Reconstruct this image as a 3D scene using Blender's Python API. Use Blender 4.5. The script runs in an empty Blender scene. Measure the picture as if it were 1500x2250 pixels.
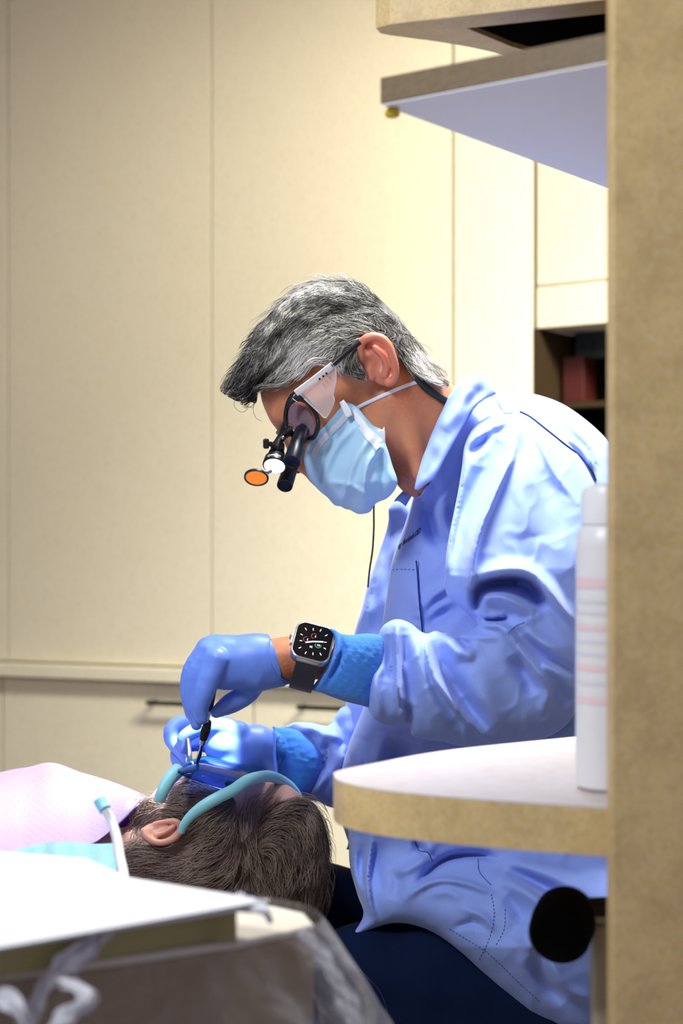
import bpy, bmesh, math, random
import numpy as np
from mathutils import Vector, Matrix
from mathutils.geometry import delaunay_2d_cdt
from mathutils.bvhtree import BVHTree
random.seed(5); RNG = np.random.default_rng(5)
C = bpy.context.scene.collection
F = 3600.0; CX = 750.0; CY = 1165.0; ZC = 1.15

# ------------------------------------------------------------------ camera
cam = bpy.data.cameras.new('camera'); camo = bpy.data.objects.new('camera', cam); C.objects.link(camo)
camo.location = (0, 0, ZC); camo.rotation_euler = (math.pi/2, 0, 0)
cam.sensor_fit = 'VERTICAL'; cam.sensor_height = 36.0; cam.sensor_width = 24.0
cam.lens = F/2250*36.0; cam.shift_y = (CY-1125)/2250.0
cam.clip_start = 0.05
cam.dof.use_dof = True; cam.dof.focus_distance = 1.84; cam.dof.aperture_fstop = 4.2
bpy.context.scene.camera = camo

# ------------------------------------------------------------------ world, lights, exposure
vs = bpy.context.scene.view_settings
vs.view_transform = 'Standard'; vs.look = 'None'; vs.gamma = 1; vs.use_curve_mapping = False
vs.exposure = 0.12
w = bpy.data.worlds.new('world'); bpy.context.scene.world = w; w.use_nodes = True
w.node_tree.nodes['Background'].inputs[0].default_value = (0.76, 0.72, 1.0, 1)
w.node_tree.nodes['Background'].inputs[1].default_value = 0.30
bpy.context.scene.cycles.use_denoising = True
bpy.context.scene.cycles.max_bounces = 8

def lamp(kind, name, loc, target, energy, color, **kw):
    l = bpy.data.lights.new(name, kind); l.energy = energy; l.color = color
    for k, v in kw.items(): setattr(l, k, v)
    o = bpy.data.objects.new(name, l); C.objects.link(o); o.location = loc
    d = Vector(target)-Vector(loc); o.rotation_euler = d.to_track_quat('-Z', 'Y').to_euler()
    return o
# ceiling panel over the chair, and an unseen key spot added behind the camera
lamp('AREA', 'ceiling_panel_light', (0.35, 2.0, 2.55), (0.3, 1.95, 0), 39, (0.95, 0.97, 1.0), shape='RECTANGLE', size=0.7, size_y=0.5, spread=math.radians(112))
lamp('SPOT', 'rear_key_spot', (-0.9, 0.3, 2.4), (0.25, 1.9, 0.95), 112, (0.90, 0.94, 1.0), spot_size=math.radians(64), spot_blend=0.9, shadow_soft_size=0.25)
# unseen soft spot added to brighten the cupboards
lamp('SPOT', 'cupboard_wash_spot', (0.95, 1.7, 2.5), (0.18, 3.2, 1.32), 375, (1.0, 0.965, 0.88), spot_size=math.radians(74), spot_blend=1.0, shadow_soft_size=0.25)
# dental operating light over the patient
lamp('SPOT', 'operating_light', (-0.55, 1.55, 2.1), (-0.20, 1.95, 0.86), 13, (0.9, 0.92, 1.0), spot_size=math.radians(24), spot_blend=0.6, shadow_soft_size=0.06)

# ------------------------------------------------------------------ helpers
def W(px, py, Y): return ((px-CX)/F*Y, Y, ZC+(CY-py)/F*Y)
def Wv(px, py, Y): return np.stack([(px-CX)/F*Y, Y, ZC+(CY-py)/F*Y], 1)

def tag(o, label=None, cat=None, group=None, kind=None):
    if label: o['label'] = label
    if cat: o['category'] = cat
    if group: o['group'] = group
    if kind: o['kind'] = kind
    return o
def empty(name, loc=(0, 0, 0), label=None, cat=None, group=None):
    o = bpy.data.objects.new(name, None); C.objects.link(o); o.location = loc; o.empty_display_size = 0.05
    return tag(o, label, cat, group)
def mesh_obj(name, verts, faces, m, parent=None, smooth=True):
    """verts in world space; stored relative to the parent's origin"""
    me = bpy.data.meshes.new(name)
    off = Vector((0, 0, 0))
    p = parent
    while p is not None:
        off += p.location; p = p.parent
    v = np.asarray(verts, dtype=np.float64)
    if parent is None:
        lo = v.min(0); hi = v.max(0); c = Vector(((lo[0]+hi[0])/2, (lo[1]+hi[1])/2, lo[2]))
        v = v-np.array(c)
    else:
        v = v-np.array(off)
    me.from_pydata(v.tolist(), [], [list(map(int, f)) for f in faces])
    me.update()
    if m is not None: me.materials.append(m)
    if smooth: me.polygons.foreach_set('use_smooth', [True]*len(me.polygons))
    o = bpy.data.objects.new(name, me); C.objects.link(o)
    if parent is None: o.location = c
    else: o.parent = parent
    return o
def fix_normals(o):
    bm = bmesh.new(); bm.from_mesh(o.data); bmesh.ops.recalc_face_normals(bm, faces=bm.faces); bm.to_mesh(o.data); bm.free()
    return o
def subsurf(o, n):
    md = o.modifiers.new('s', 'SUBSURF'); md.levels = n; md.render_levels = n; return o
def bevel(o, wd, seg=2):
    md = o.modifiers.new('b', 'BEVEL'); md.width = wd; md.segments = seg; md.limit_method = 'ANGLE'; return o
def autosmooth(o, ang=0.6):
    bm = bmesh.new(); bm.from_mesh(o.data)
    for e in bm.edges:
        if len(e.link_faces) == 2 and e.calc_face_angle(0) > ang: e.smooth = False
    bm.to_mesh(o.data); bm.free(); return o

# ---- materials
def mat(name, col, rough=0.5, metal=0.0, noise=None, bump=None, sss=0.0, sheen=0.0, alpha=1.0, emit=0.0, coat=0.0, trans=0.0, spec=None, ior=None, attr=None):
    m = bpy.data.materials.new(name); m.use_nodes = True; nt = m.node_tree; b = nt.nodes['Principled BSDF']
    b.inputs['Base Color'].default_value = (*col, 1); b.inputs['Roughness'].default_value = rough
    b.inputs['Metallic'].default_value = metal; b.inputs['Alpha'].default_value = alpha
    b.inputs['Transmission Weight'].default_value = trans
    if spec is not None: b.inputs['Specular IOR Level'].default_value = spec
    if ior: b.inputs['IOR'].default_value = ior
    b.inputs['Coat Weight'].default_value = coat
    if sss:
        b.inputs['Subsurface Weight'].default_value = sss
        b.inputs['Subsurface Radius'].default_value = (0.012, 0.004, 0.002); b.inputs['Subsurface Scale'].default_value = 0.6
    if sheen: b.inputs['Sheen Weight'].default_value = sheen; b.inputs['Sheen Roughness'].default_value = 0.4
    if emit: b.inputs['Emission Color'].default_value = (*col, 1); b.inputs['Emission Strength'].default_value = emit
    tc = nt.nodes.new('ShaderNodeTexCoord')
    if attr:
        a = nt.nodes.new('ShaderNodeAttribute'); a.attribute_name = attr
        nt.links.new(a.outputs['Color'], b.inputs['Base Color'])
    if noise:   # list of (scale, colour2, lo, hi, stretch)
        prev = None
        for (sc, c2, lo, hi, st) in noise:
            mp = nt.nodes.new('ShaderNodeMapping'); mp.inputs['Scale'].default_value = st
            nt.links.new(tc.outputs['Object'], mp.inputs[0])
            n = nt.nodes.new('ShaderNodeTexNoise'); n.inputs['Scale'].default_value = sc; n.inputs['Detail'].default_value = 4
            nt.links.new(mp.outputs[0], n.inputs['Vector'])
            r = nt.nodes.new('ShaderNodeMapRange'); r.inputs[1].default_value = lo; r.inputs[2].default_value = hi
            nt.links.new(n.outputs['Fac'], r.inputs[0])
            mx = nt.nodes.new('ShaderNodeMix'); mx.data_type = 'RGBA'
            nt.links.new(r.outputs[0], mx.inputs['Factor'])
            if prev is None: mx.inputs['A'].default_value = (*col, 1)
            else: nt.links.new(prev, mx.inputs['A'])
            mx.inputs['B'].default_value = (*c2, 1); prev = mx.outputs['Result']
        nt.links.new(prev, b.inputs['Base Color'])
    if bump:    # (kind, scale, strength, distance)
        kind, sc, st, dist = bump
        if kind == 'noise':
            n = nt.nodes.new('ShaderNodeTexNoise'); n.inputs['Scale'].default_value = sc; n.inputs['Detail'].default_value = 3
        elif kind == 'wave':
            n = nt.nodes.new('ShaderNodeTexWave'); n.inputs['Scale'].default_value = sc; n.inputs['Distortion'].default_value = 1.5; n.inputs['Detail'].default_value = 2; n.inputs['Detail Scale'].default_value = 3
            n.bands_direction = 'Z'
        else:
            n = nt.nodes.new('ShaderNodeTexVoronoi'); n.inputs['Scale'].default_value = sc
        nt.links.new(tc.outputs['Object'], n.inputs['Vector'])
        bp = nt.nodes.new('ShaderNodeBump'); bp.inputs['Strength'].default_value = st; bp.inputs['Distance'].default_value = dist
        nt.links.new(n.outputs['Distance' if kind == 'voronoi' else ('Fac' if 'Fac' in n.outputs else 'Factor')], bp.inputs['Height'])
        nt.links.new(bp.outputs[0], b.inputs['Normal'])
    return m

LAM = mat('laminate', (0.80, 0.74, 0.54), 0.55, noise=[(14, (0.79, 0.725, 0.52), .35, .7, (1, 1, 1)), (160, (0.71, 0.64, 0.44), .50, .78, (1, 1, .55)), (420, (0.84, 0.785, 0.61), .55, .8, (1, 1, .4))])
LAM2 = mat('laminate_dark', (0.72, 0.52, 0.22), 0.5, noise=[(30, (0.56, 0.39, 0.16), .4, .7, (1, 1, 1)), (160, (0.70, 0.55, 0.28), .45, .75, (1, 1, 1)), (350, (0.50, 0.36, 0.14), .5, .75, (1, 1, 1))])
LAMTOP = mat('laminate_top', (0.62, 0.56, 0.52), 0.4, noise=[(60, (0.56, 0.50, 0.46), .4, .7, (1, 1, 1))])
WHITE_MEL = mat('white_melamine', (0.90, 0.91, 0.93), 0.6)
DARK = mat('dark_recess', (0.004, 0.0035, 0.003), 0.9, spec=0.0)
METAL = mat('dark_metal', (0.05, 0.045, 0.04), 0.35, 0.9)
COAT = mat('coat_fabric', (0.27, 0.39, 0.87), 0.75, sheen=0.3, noise=[(700, (0.235, 0.35, 0.82), .4, .7, (1, 1, 1))], bump=('noise', 900, .12, .0005))
KNIT = mat('knit_cuff', (0.045, 0.24, 0.80), 0.9, sheen=0.5, bump=('wave', 260, .55, .0012))
NITRILE = mat('nitrile_glove', (0.16, 0.30, 0.87), 0.42, sss=0.05, noise=[(25, (0.13, 0.25, 0.86), .4, .7, (1, 1, 1))])
SKIN = mat('skin', (0.68, 0.27, 0.13), 0.45, sss=0.25, noise=[(18, (0.50, 0.15, 0.07), .45, .75, (1, 1, 1)), (260, (0.66, 0.30, 0.17), .5, .8, (1, 1, 1))], bump=('noise', 500, .15, .0006))
SKINP = mat('skin_patient', (0.72, 0.43, 0.33), 0.45, sss=0.25, noise=[(22, (0.66, 0.34, 0.26), .45, .75, (1, 1, 1))], bump=('noise', 500, .12, .0005))
SKINEAR = mat('skin_ear', (0.62, 0.22, 0.14), 0.4, sss=0.35)
NAVY = mat('navy_trousers', (0.0025, 0.010, 0.042), 0.9, spec=0.15, noise=[(500, (0.002, 0.008, 0.036), .4, .7, (1, 1, 1))])
BLACK = mat('black_plastic', (0.008, 0.009, 0.012), 0.32)
BARREL = mat('anodised_black', (0.012, 0.016, 0.03), 0.28, 0.35)
RUBBER = mat('rubber_strap', (0.008, 0.02, 0.016), 0.55)
MASKM = mat('mask_paper', (0.46, 0.74, 0.97), 0.85, noise=[(9, (0.50, 0.78, 0.97), .4, .7, (1, 1, 1))], bump=('noise', 700, .1, .0005))
MASKW = mat('mask_white', (0.78, 0.84, 0.95), 0.85)
GLASSDK = mat('objective_glass', (0.01, 0.008, 0.015), 0.08)
STEEL = mat('steel', (0.5, 0.5, 0.5), 0.25, 1.0)
TITAN = mat('titanium', (0.62, 0.60, 0.58), 0.28, 1.0)
SCREEN = mat('watch_glass', (0.004, 0.004, 0.006), 0.12)
TEAL = mat('teal_frame', (0.28, 0.68, 0.76), 0.45, sss=0.1, bump=('noise', 300, .1, .0005))
WPLAST = mat('white_plastic', (0.85, 0.86, 0.88), 0.35)
THREAD = mat('navy_thread', (0.01, 0.03, 0.16), 0.8)
SEAM = mat('seam_thread', (0.05, 0.13, 0.50), 0.8)

def clear_mat(name, col, mix, rough=0.1, trans_col=(1, 1, 1), bump=None):
    m = bpy.data.materials.new(name); m.use_nodes = True; nt = m.node_tree; nt.nodes.clear()
    out = nt.nodes.new('ShaderNodeOutputMaterial'); t = nt.nodes.new('ShaderNodeBsdfTransparent'); t.inputs[0].default_value = (*trans_col, 1)
    p = nt.nodes.new('ShaderNodeBsdfPrincipled'); p.inputs['Base Color'].default_value = (*col, 1); p.inputs['Roughness'].default_value = rough
    lw = nt.nodes.new('ShaderNodeLayerWeight'); lw.inputs['Blend'].default_value = 0.35
    mr = nt.nodes.new('ShaderNodeMapRange'); mr.inputs[3].default_value = mix; mr.inputs[4].default_value = min(1, mix+0.55)
    nt.links.new(lw.outputs['Facing'], mr.inputs[0])
    mx = nt.nodes.new('ShaderNodeMixShader'); nt.links.new(mr.outputs[0], mx.inputs[0])
    nt.links.new(t.outputs[0], mx.inputs[1]); nt.links.new(p.outputs[0], mx.inputs[2]); nt.links.new(mx.outputs[0], out.inputs[0])
    if bump:
        tc = nt.nodes.new('ShaderNodeTexCoord'); n = nt.nodes.new('ShaderNodeTexNoise'); n.inputs['Scale'].default_value = bump[0]; n.inputs['Detail'].default_value = 3
        nt.links.new(tc.outputs['Object'], n.inputs['Vector'])
        bp = nt.nodes.new('ShaderNodeBump'); bp.inputs['Strength'].default_value = bump[1]; bp.inputs['Distance'].default_value = bump[2]
        nt.links.new(n.outputs[0], bp.inputs['Height']); nt.links.new(bp.outputs[0], p.inputs['Normal']); nt.links.new(bp.outputs[0], lw.inputs['Normal'])
    return m
CLEAR = clear_mat('clear_shield', (0.85, 0.82, 0.85), 0.22, 0.25)
FILM = clear_mat('clear_film', (0.9, 0.92, 0.97), 0.05, 0.12, bump=(14, 1.0, .03))
BLUEFILM = clear_mat('blue_film', (0.25, 0.60, 0.95), 0.6, 0.2, (0.6, 0.85, 1), bump=(30, .8, .01))
LENSB = clear_mat('blue_lens', (0.01, 0.10, 0.22), 0.10, 0.05, (0.25, 0.33, 0.62))
LENSC = clear_mat('loupe_lens', (0.35, 0.25, 0.32), 0.30, 0.1, (0.8, 0.7, 0.75))

# ---- splines and distance
def crom(P, closed=False, step=6.0):
    P = [np.array(p[:2], float) for p in P]; n = len(P); out = []
    rng = range(n if closed else n-1)
    for i in rng:
        p1, p2 = P[i], P[(i+1) % n]
        p0 = P[(i-1) % n] if (closed or i > 0) else p1*2-p2
        p3 = P[(i+2) % n] if (closed or i+2 < n) else p2*2-p1
        k = max(1, int(np.hypot(*(p2-p1))/step))
        for j in range(k):
            t = j/k
            out.append(0.5*((2*p1)+(-p0+p2)*t+(2*p0-5*p1+4*p2-p3)*t*t+(-p0+3*p1-3*p2+p3)*t**3))
    if not closed: out.append(P[-1])
    return np.array(out)
def crom3(P, step=0.003):
    P = [Vector(p) for p in P]; n = len(P); out = []
    for i in range(n-1):
        p1, p2 = P[i], P[i+1]; p0 = P[i-1] if i else p1*2-p2; p3 = P[i+2] if i+2 < n else p2*2-p1
        k = max(1, int((p2-p1).length/step))
        for j in range(k):
            t = j/k; out.append(0.5*((2*p1)+(-p0+p2)*t+(2*p0-5*p1+4*p2-p3)*t*t+(-p0+3*p1-3*p2+p3)*t**3))
    out.append(P[-1]); return out
def outline(P, step):
    """closed outline; points with a third entry are sharp corners"""
    idx = [i for i, p in enumerate(P) if len(p) > 2]
    if not idx: return crom(P, True, step)
    P = P[idx[0]:]+P[:idx[0]]; idx = [i for i, p in enumerate(P) if len(p) > 2]+[len(P)]
    P = P+[P[0]]; out = []
    for a, b in zip(idx[:-1], idx[1:]): out += list(crom(P[a:b+1], False, step))[:-1]
    return np.array(out)
def seg_dist(pts, L, closed):
    """distance, signed side and parameter 0..1 to a polyline"""
    A = L; B = np.roll(L, -1, 0)
    if not closed: A, B = L[:-1], L[1:]
    D = B-A; LL = (D**2).sum(1)+1e-9; cum = np.concatenate([[0], np.cumsum(np.sqrt(LL))]); tot = cum[-1]
    bd = np.full(len(pts), 1e9); bs = np.zeros(len(pts)); bt = np.zeros(len(pts))
    for c in range(0, len(pts), 4000):
        p = pts[c:c+4000]
        ap = p[:, None]-A[None]; t = np.clip((ap*D[None]).sum(2)/LL, 0, 1)
        q = ap-t[..., None]*D[None]; d = np.sqrt((q**2).sum(2)); i = d.argmin(1); r = np.arange(len(p))
        bd[c:c+4000] = d[r, i]
        cr = D[i, 0]*ap[r, i, 1]-D[i, 1]*ap[r, i, 0]; bs[c:c+4000] = np.sign(cr)
        bt[c:c+4000] = (cum[i]+t[r, i]*np.sqrt(LL[i]))/tot
    return bd, bs, bt
def inside(pts, L):
    x, y = pts[:, 0], pts[:, 1]; r = np.zeros(len(pts), bool)
    A = L; B = np.roll(L, -1, 0)
    for (ax, ay), (bx, by) in zip(A, B):
        if ay == by: continue
        c = ((ay > y) != (by > y)) & (x < (bx-ax)*(y-ay)/(by-ay)+ax); r ^= c
    return r
def wob(px, py, scale, seed=0, n=10):
    r = np.random.default_rng(seed); s = 0
    for i in range(n):
        a = r.uniform(0, 6.28); k = 2*math.pi/(scale*r.uniform(.6, 1.7)); ph = r.uniform(0, 6.28)
        s = s+np.sin((px*math.cos(a)+py*math.sin(a))*k+ph+0.7*np.sin(px*k*.37+ph*2))
    return s/math.sqrt(n)
def foldsum(pts, folds, bd=None):
    S = np.zeros(len(pts))
    for f in folds:
        P, wd, h = f[0], f[1], f[2]; mode = f[3] if len(f) > 3 else 'r'
        L = crom(P, False, 14); lo = L.min(0)-wd*3; hi = L.max(0)+wd*3
        m = ((pts >= lo) & (pts <= hi)).all(1)
        if not m.any(): continue
        d, s, t = seg_dist(pts[m], L, False)
        tp = np.clip(np.sin(np.pi*np.clip(t, .02, .98)), 0, 1)**.6
        if mode == 'r': g = np.exp(-(d/wd)**2)
        else:
            sd = d*s*(1 if mode == 'cl' else -1)
            g = np.where(sd > 0, np.exp(-(sd/wd)**2), np.exp(-(sd/(wd*.5))**2))
        S[m] += 1.4*h*g*tp
    return S

def inflate(name, P, Yc, m, parent=None, step=6, hmax=None, k=1.0, folds=(), back=1.0, noise=None, mirror=None, edge=0.0, corners=False):
    """closed solid from an outline: rounded thickness by solving for a membrane, folds pressed into the near side"""
    L = outline(P, step*.8); nb = len(L)
    lo, hi = L.min(0), L.max(0)
    gx, gy = np.meshgrid(np.arange(lo[0], hi[0], step), np.arange(lo[1], hi[1], step*.87), indexing='ij')
    gx = gx+(np.arange(gx.shape[1])[None] % 2)*step*.5
    G = np.stack([gx.ravel(), gy.ravel()], 1); G = G+RNG.normal(0, step*.06, G.shape)
    G = G[inside(G, L)]
    d, _, _ = seg_dist(G, L, True); G = G[d > step*1.25]
    # rings hugging the rim so the edge turns over roundly
    T = np.roll(L, -1, 0)-np.roll(L, 1, 0); T /= np.linalg.norm(T, axis=1)[:, None]+1e-9; N = np.stack([-T[:, 1], T[:, 0]], 1)
    rings = []
    for f in (0.22, 0.7):
        for sgn in (1, -1):
            R = L+N*sgn*step*f; R = R[inside(R, L)]
            if len(R):
                dd, _, _ = seg_dist(R, L, True); R = R[dd > step*f*.9]; rings.append(R)
    A = np.concatenate([L]+[r for r in rings if len(r)]+[G])
    res = delaunay_2d_cdt([Vector(a) for a in A], [(i, (i+1) % nb) for i in range(nb)], [list(range(nb))], 2, 1e-4)
    V = np.array([(v.x, v.y) for v in res[0]]); Fc = np.array([f for f in res[2] if len(f) == 3])
    used = np.unique(Fc); mp = -np.ones(len(V), int); mp[used] = np.arange(len(used)); V = V[used]; Fc = mp[Fc]
    a, b, c = V[Fc[:, 0]], V[Fc[:, 1]], V[Fc[:, 2]]
    ar = (b[:, 0]-a[:, 0])*(c[:, 1]-a[:, 1])-(b[:, 1]-a[:, 1])*(c[:, 0]-a[:, 0])
    Fc[ar < 0] = Fc[ar < 0][:, ::-1]; Fc = Fc[np.abs(ar) > 1e-6]
    a, b, c = V[Fc[:, 0]], V[Fc[:, 1]], V[Fc[:, 2]]; n = len(V)
    bd, _, _ = seg_dist(V, L, True); free = bd > 1e-3
    # boundary verts from topology
    E = np.sort(np.concatenate([Fc[:, [0, 1]], Fc[:, [1, 2]], Fc[:, [2, 0]]]), 1); U, cnt = np.unique(E, axis=0, return_counts=True)
    bv = np.unique(U[cnt == 1]); free = np.ones(n, bool); free[bv] = False
    def cot(p, q, r):
        u, v = q-p, r-p; return np.clip((u*v).sum(1)/(np.abs(u[:, 0]*v[:, 1]-u[:, 1]*v[:, 0])+1e-6), -5, 5)
    ca, cb, cc = cot(a, b, c)/2, cot(b, c, a)/2, cot(c, a, b)/2
    I = np.concatenate([Fc[:, 1], Fc[:, 2], Fc[:, 0]]); J = np.concatenate([Fc[:, 2], Fc[:, 0], Fc[:, 1]]); Wt = np.maximum(np.concatenate([ca, cb, cc]), 1e-3)
    area = np.abs((b[:, 0]-a[:, 0])*(c[:, 1]-a[:, 1])-(b[:, 1]-a[:, 1])*(c[:, 0]-a[:, 0]))/2
    M = np.bincount(Fc.ravel(), np.repeat(area/3, 3), n)
    dg = np.bincount(I, Wt, n)+np.bincount(J, Wt, n)
    def A_(x): return dg*x-np.bincount(I, Wt*x[J], n)-np.bincount(J, Wt*x[I], n)
    x = np.zeros(n); r = M*free; z = r/dg; p = z.copy(); rz = (r*z).sum(); r0 = rz
    for it in range(500):
        q = A_(p)*free; al = rz/((p*q).sum()+1e-12); x += al*p; r -= al*q
        z = r/dg; rz2 = (r*z).sum()
        if rz2 < r0*1e-8: break
        p = z+(rz2/rz)*p; rz = rz2
    h = np.sqrt(np.maximum(2*x, 0))*k
    if hmax:
        h = h/(1+(h/hmax)**3)**(1/3)
    Yv = np.array(Yc(V[:, 0], V[:, 1]), float) if callable(Yc) else np.full(n, float(Yc))
    if Yv.ndim == 0: Yv = np.full(n, float(Yv))
    sc = Yv/F
    D = h*sc+edge
    att = np.clip(bd/14.0, 0, 1)
    fr = D+foldsum(V, folds)*att
    if noise:
        for (s_, a_, sd_) in noise:
            if s_ > 0: fr = fr+wob(V[:, 0], V[:, 1], s_, sd_)*a_*att
            else: fr = fr+(1-np.minimum(1.2, np.abs(wob(V[:, 0], V[:, 1]*.75, -s_, sd_, 6))*1.6))*a_*att
    Yf = Yv-fr
    if mirror is not None: Yb = 2*mirror-Yf
    else: Yb = Yv+D*back
    if mirror is None and edge == 0:
        nf = np.nonzero(free)[0]; bi = np.arange(n); bi[nf] = n+np.arange(len(nf))
        VV = np.concatenate([Wv(V[:, 0], V[:, 1], Yf), Wv(V[nf, 0], V[nf, 1], Yb[nf])])
        FF = list(Fc)+list(bi[Fc[:, ::-1]])
    else:
        VV = np.concatenate([Wv(V[:, 0], V[:, 1], Yf), Wv(V[:, 0], V[:, 1], Yb)])
        be = U[cnt == 1]; FF = list(Fc)+list(Fc[:, ::-1]+n)+[(e[0], e[1], e[1]+n, e[0]+n) for e in be]
    o = mesh_obj(name, VV, FF, m, parent); fix_normals(o)
    o.data.update()
    return o

# ---- ray casting onto built surfaces, to lay seams, straps, text and hair on them
def bvh_of(*objs):
    vs_, fs_ = [], []
    for o in objs:
        off = Vector((0, 0, 0)); p = o
        while p is not None: off += p.location; p = p.parent
        n0 = len(vs_); vs_ += [v.co+off for v in o.data.vertices]; fs_ += [[i+n0 for i in f.vertices] for f in o.data.polygons]
    return BVHTree.FromPolygons(vs_, fs_)
CAM = Vector((0, 0, ZC))
def hit(bvh, px, py, lift=0.0):
    d = Vector(((px-CX)/F, 1, (CY-py)/F)); p, n, i, t = bvh.ray_cast(CAM, d.normalized())
    if p is None: return None, None
    return p-d.normalized()*lift, n

def drape(o, bvh, lift, ymid=None, soft=.01):
    '''pull a garment's near side out over the body beneath it'''
    off = Vector((0, 0, 0)); p_ = o
    while p_ is not None: off += p_.location; p_ = p_.parent
    for v in o.data.vertices:
        w_ = v.co+off; far_ = ymid is not None and w_.y > ymid
        if far_: w_ = Vector((w_.x*(2*ymid-w_.y)/w_.y, 2*ymid-w_.y, ZC+(w_.z-ZC)*(2*ymid-w_.y)/w_.y))
        d = (w_-CAM).normalized(); p, n, i, t = bvh.ray_cast(CAM, d)
        if p is None or p.y > w_.y+.03: continue
        if w_.y > p.y-lift:
            if ymid is None and w_.y > p.y+.05: continue
            ny = p.y-lift; q = CAM+(w_-CAM)*(ny/w_.y)
            if far_: Y = 2*ymid-ny; q = Vector((q.x*Y/q.y, Y, ZC+(q.z-ZC)*Y/q.y))
            v.co = q-off
def tube_data(pts, rad, n=8, cap=True, flat=1.0, up=None):
    pts = [Vector(p) for p in pts]; V, Fs = [], []
    N = None
    for i, p in enumerate(pts):
        t = (pts[min(i+1, len(pts)-1)]-pts[max(i-1, 0)])
        t = t.normalized() if t.length > 1e-9 else Vector((0, 0, 1))
        if N is None:
            N = Vector(up) if up is not None else (Vector((0, 1, 0)) if abs(t.y) < .9 else Vector((1, 0, 0)))
        N = (N-t*N.dot(t)); N = N.normalized() if N.length > 1e-6 else t.orthogonal().normalized()
        B = t.cross(N); r = rad[i] if hasattr(rad, '__len__') else rad
        for j in range(n):
            a = 2*math.pi*j/n; V.append(p+N*math.cos(a)*r*flat+B*math.sin(a)*r)
    for i in range(len(pts)-1):
        for j in range(n):
            Fs.append((i*n+j, i*n+(j+1) % n, (i+1)*n+(j+1) % n, (i+1)*n+j))
    if cap: Fs.append(tuple(range(n))[::-1]); Fs.append(tuple((len(pts)-1)*n+j for j in range(n)))
    return [tuple(v) for v in V], Fs
def tube(name, pts, rad, m, parent=None, n=8, flat=1.0, up=None, sm=True):
    V, Fs = tube_data(pts, rad, n, True, flat, up); o = mesh_obj(name, V, Fs, m, parent); fix_normals(o)
    return autosmooth(o, 0.9)
def multi(name, parts, m, parent=None, smooth=True):
    V, Fs = [], []
    for v, f in parts:
        n0 = len(V); V += list(v); Fs += [tuple(i+n0 for i in q) for q in f]
    return mesh_obj(name, V, Fs, m, parent, smooth)
def surf_line(bvh, P, lift, step=5):
    out = []
    for p in crom(P, False, step):
        q, n = hit(bvh, p[0], p[1], lift)
        if q is not None: out.append(q)
    return out
def box_data(x0, x1, y0, y1, z0, z1, f=None):
    V = [(x, y, z) for x in (x0, x1) for y in (y0, y1) for z in (z0, z1)]
    if f: V = [f(*v) for v in V]
    return V, [(0, 1, 3, 2), (4, 6, 7, 5), (0, 4, 5, 1), (2, 3, 7, 6), (0, 2, 6, 4), (1, 5, 7, 3)]
def boxo(name, b, m, parent=None, bev=0.0, f=None):
    V, Fs = box_data(*b, f=f); o = mesh_obj(name, V, Fs, m, parent, smooth=False); fix_normals(o)
    if bev: bevel(o, bev)
    return o
def prism(name, poly, z0, z1, m, parent=None, bev=0.0, mtop=None):
    n = len(poly); V = [(x, y, z0) for x, y in poly]+[(x, y, z1) for x, y in poly]
    Fs = [tuple(range(n))[::-1], tuple(range(n, 2*n))]+[(i, (i+1) % n, n+(i+1) % n, n+i) for i in range(n)]
    o = mesh_obj(name, V, Fs, m, parent, smooth=False); fix_normals(o)
    if bev: bevel(o, bev, 3)
    return o
def lathe(name, prof, c, m, parent=None, n=32, axis=None):
    V, Fs = [], []; ax = Vector(axis).normalized() if axis is not None else Vector((0, 0, 1))
    N = ax.orthogonal().normalized(); B = ax.cross(N); c = Vector(c)
    for (r, h) in prof:
        for j in range(n):
            a = 2*math.pi*j/n; V.append(tuple(c+ax*h+N*math.cos(a)*r+B*math.sin(a)*r))
    for i in range(len(prof)-1):
        for j in range(n): Fs.append((i*n+j, i*n+(j+1) % n, (i+1)*n+(j+1) % n, (i+1)*n+j))
    Fs.append(tuple(range(n))[::-1]); Fs.append(tuple((len(prof)-1)*n+j for j in range(n)))
    o = mesh_obj(name, V, Fs, m, parent); fix_normals(o); return autosmooth(o, 0.6)

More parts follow.
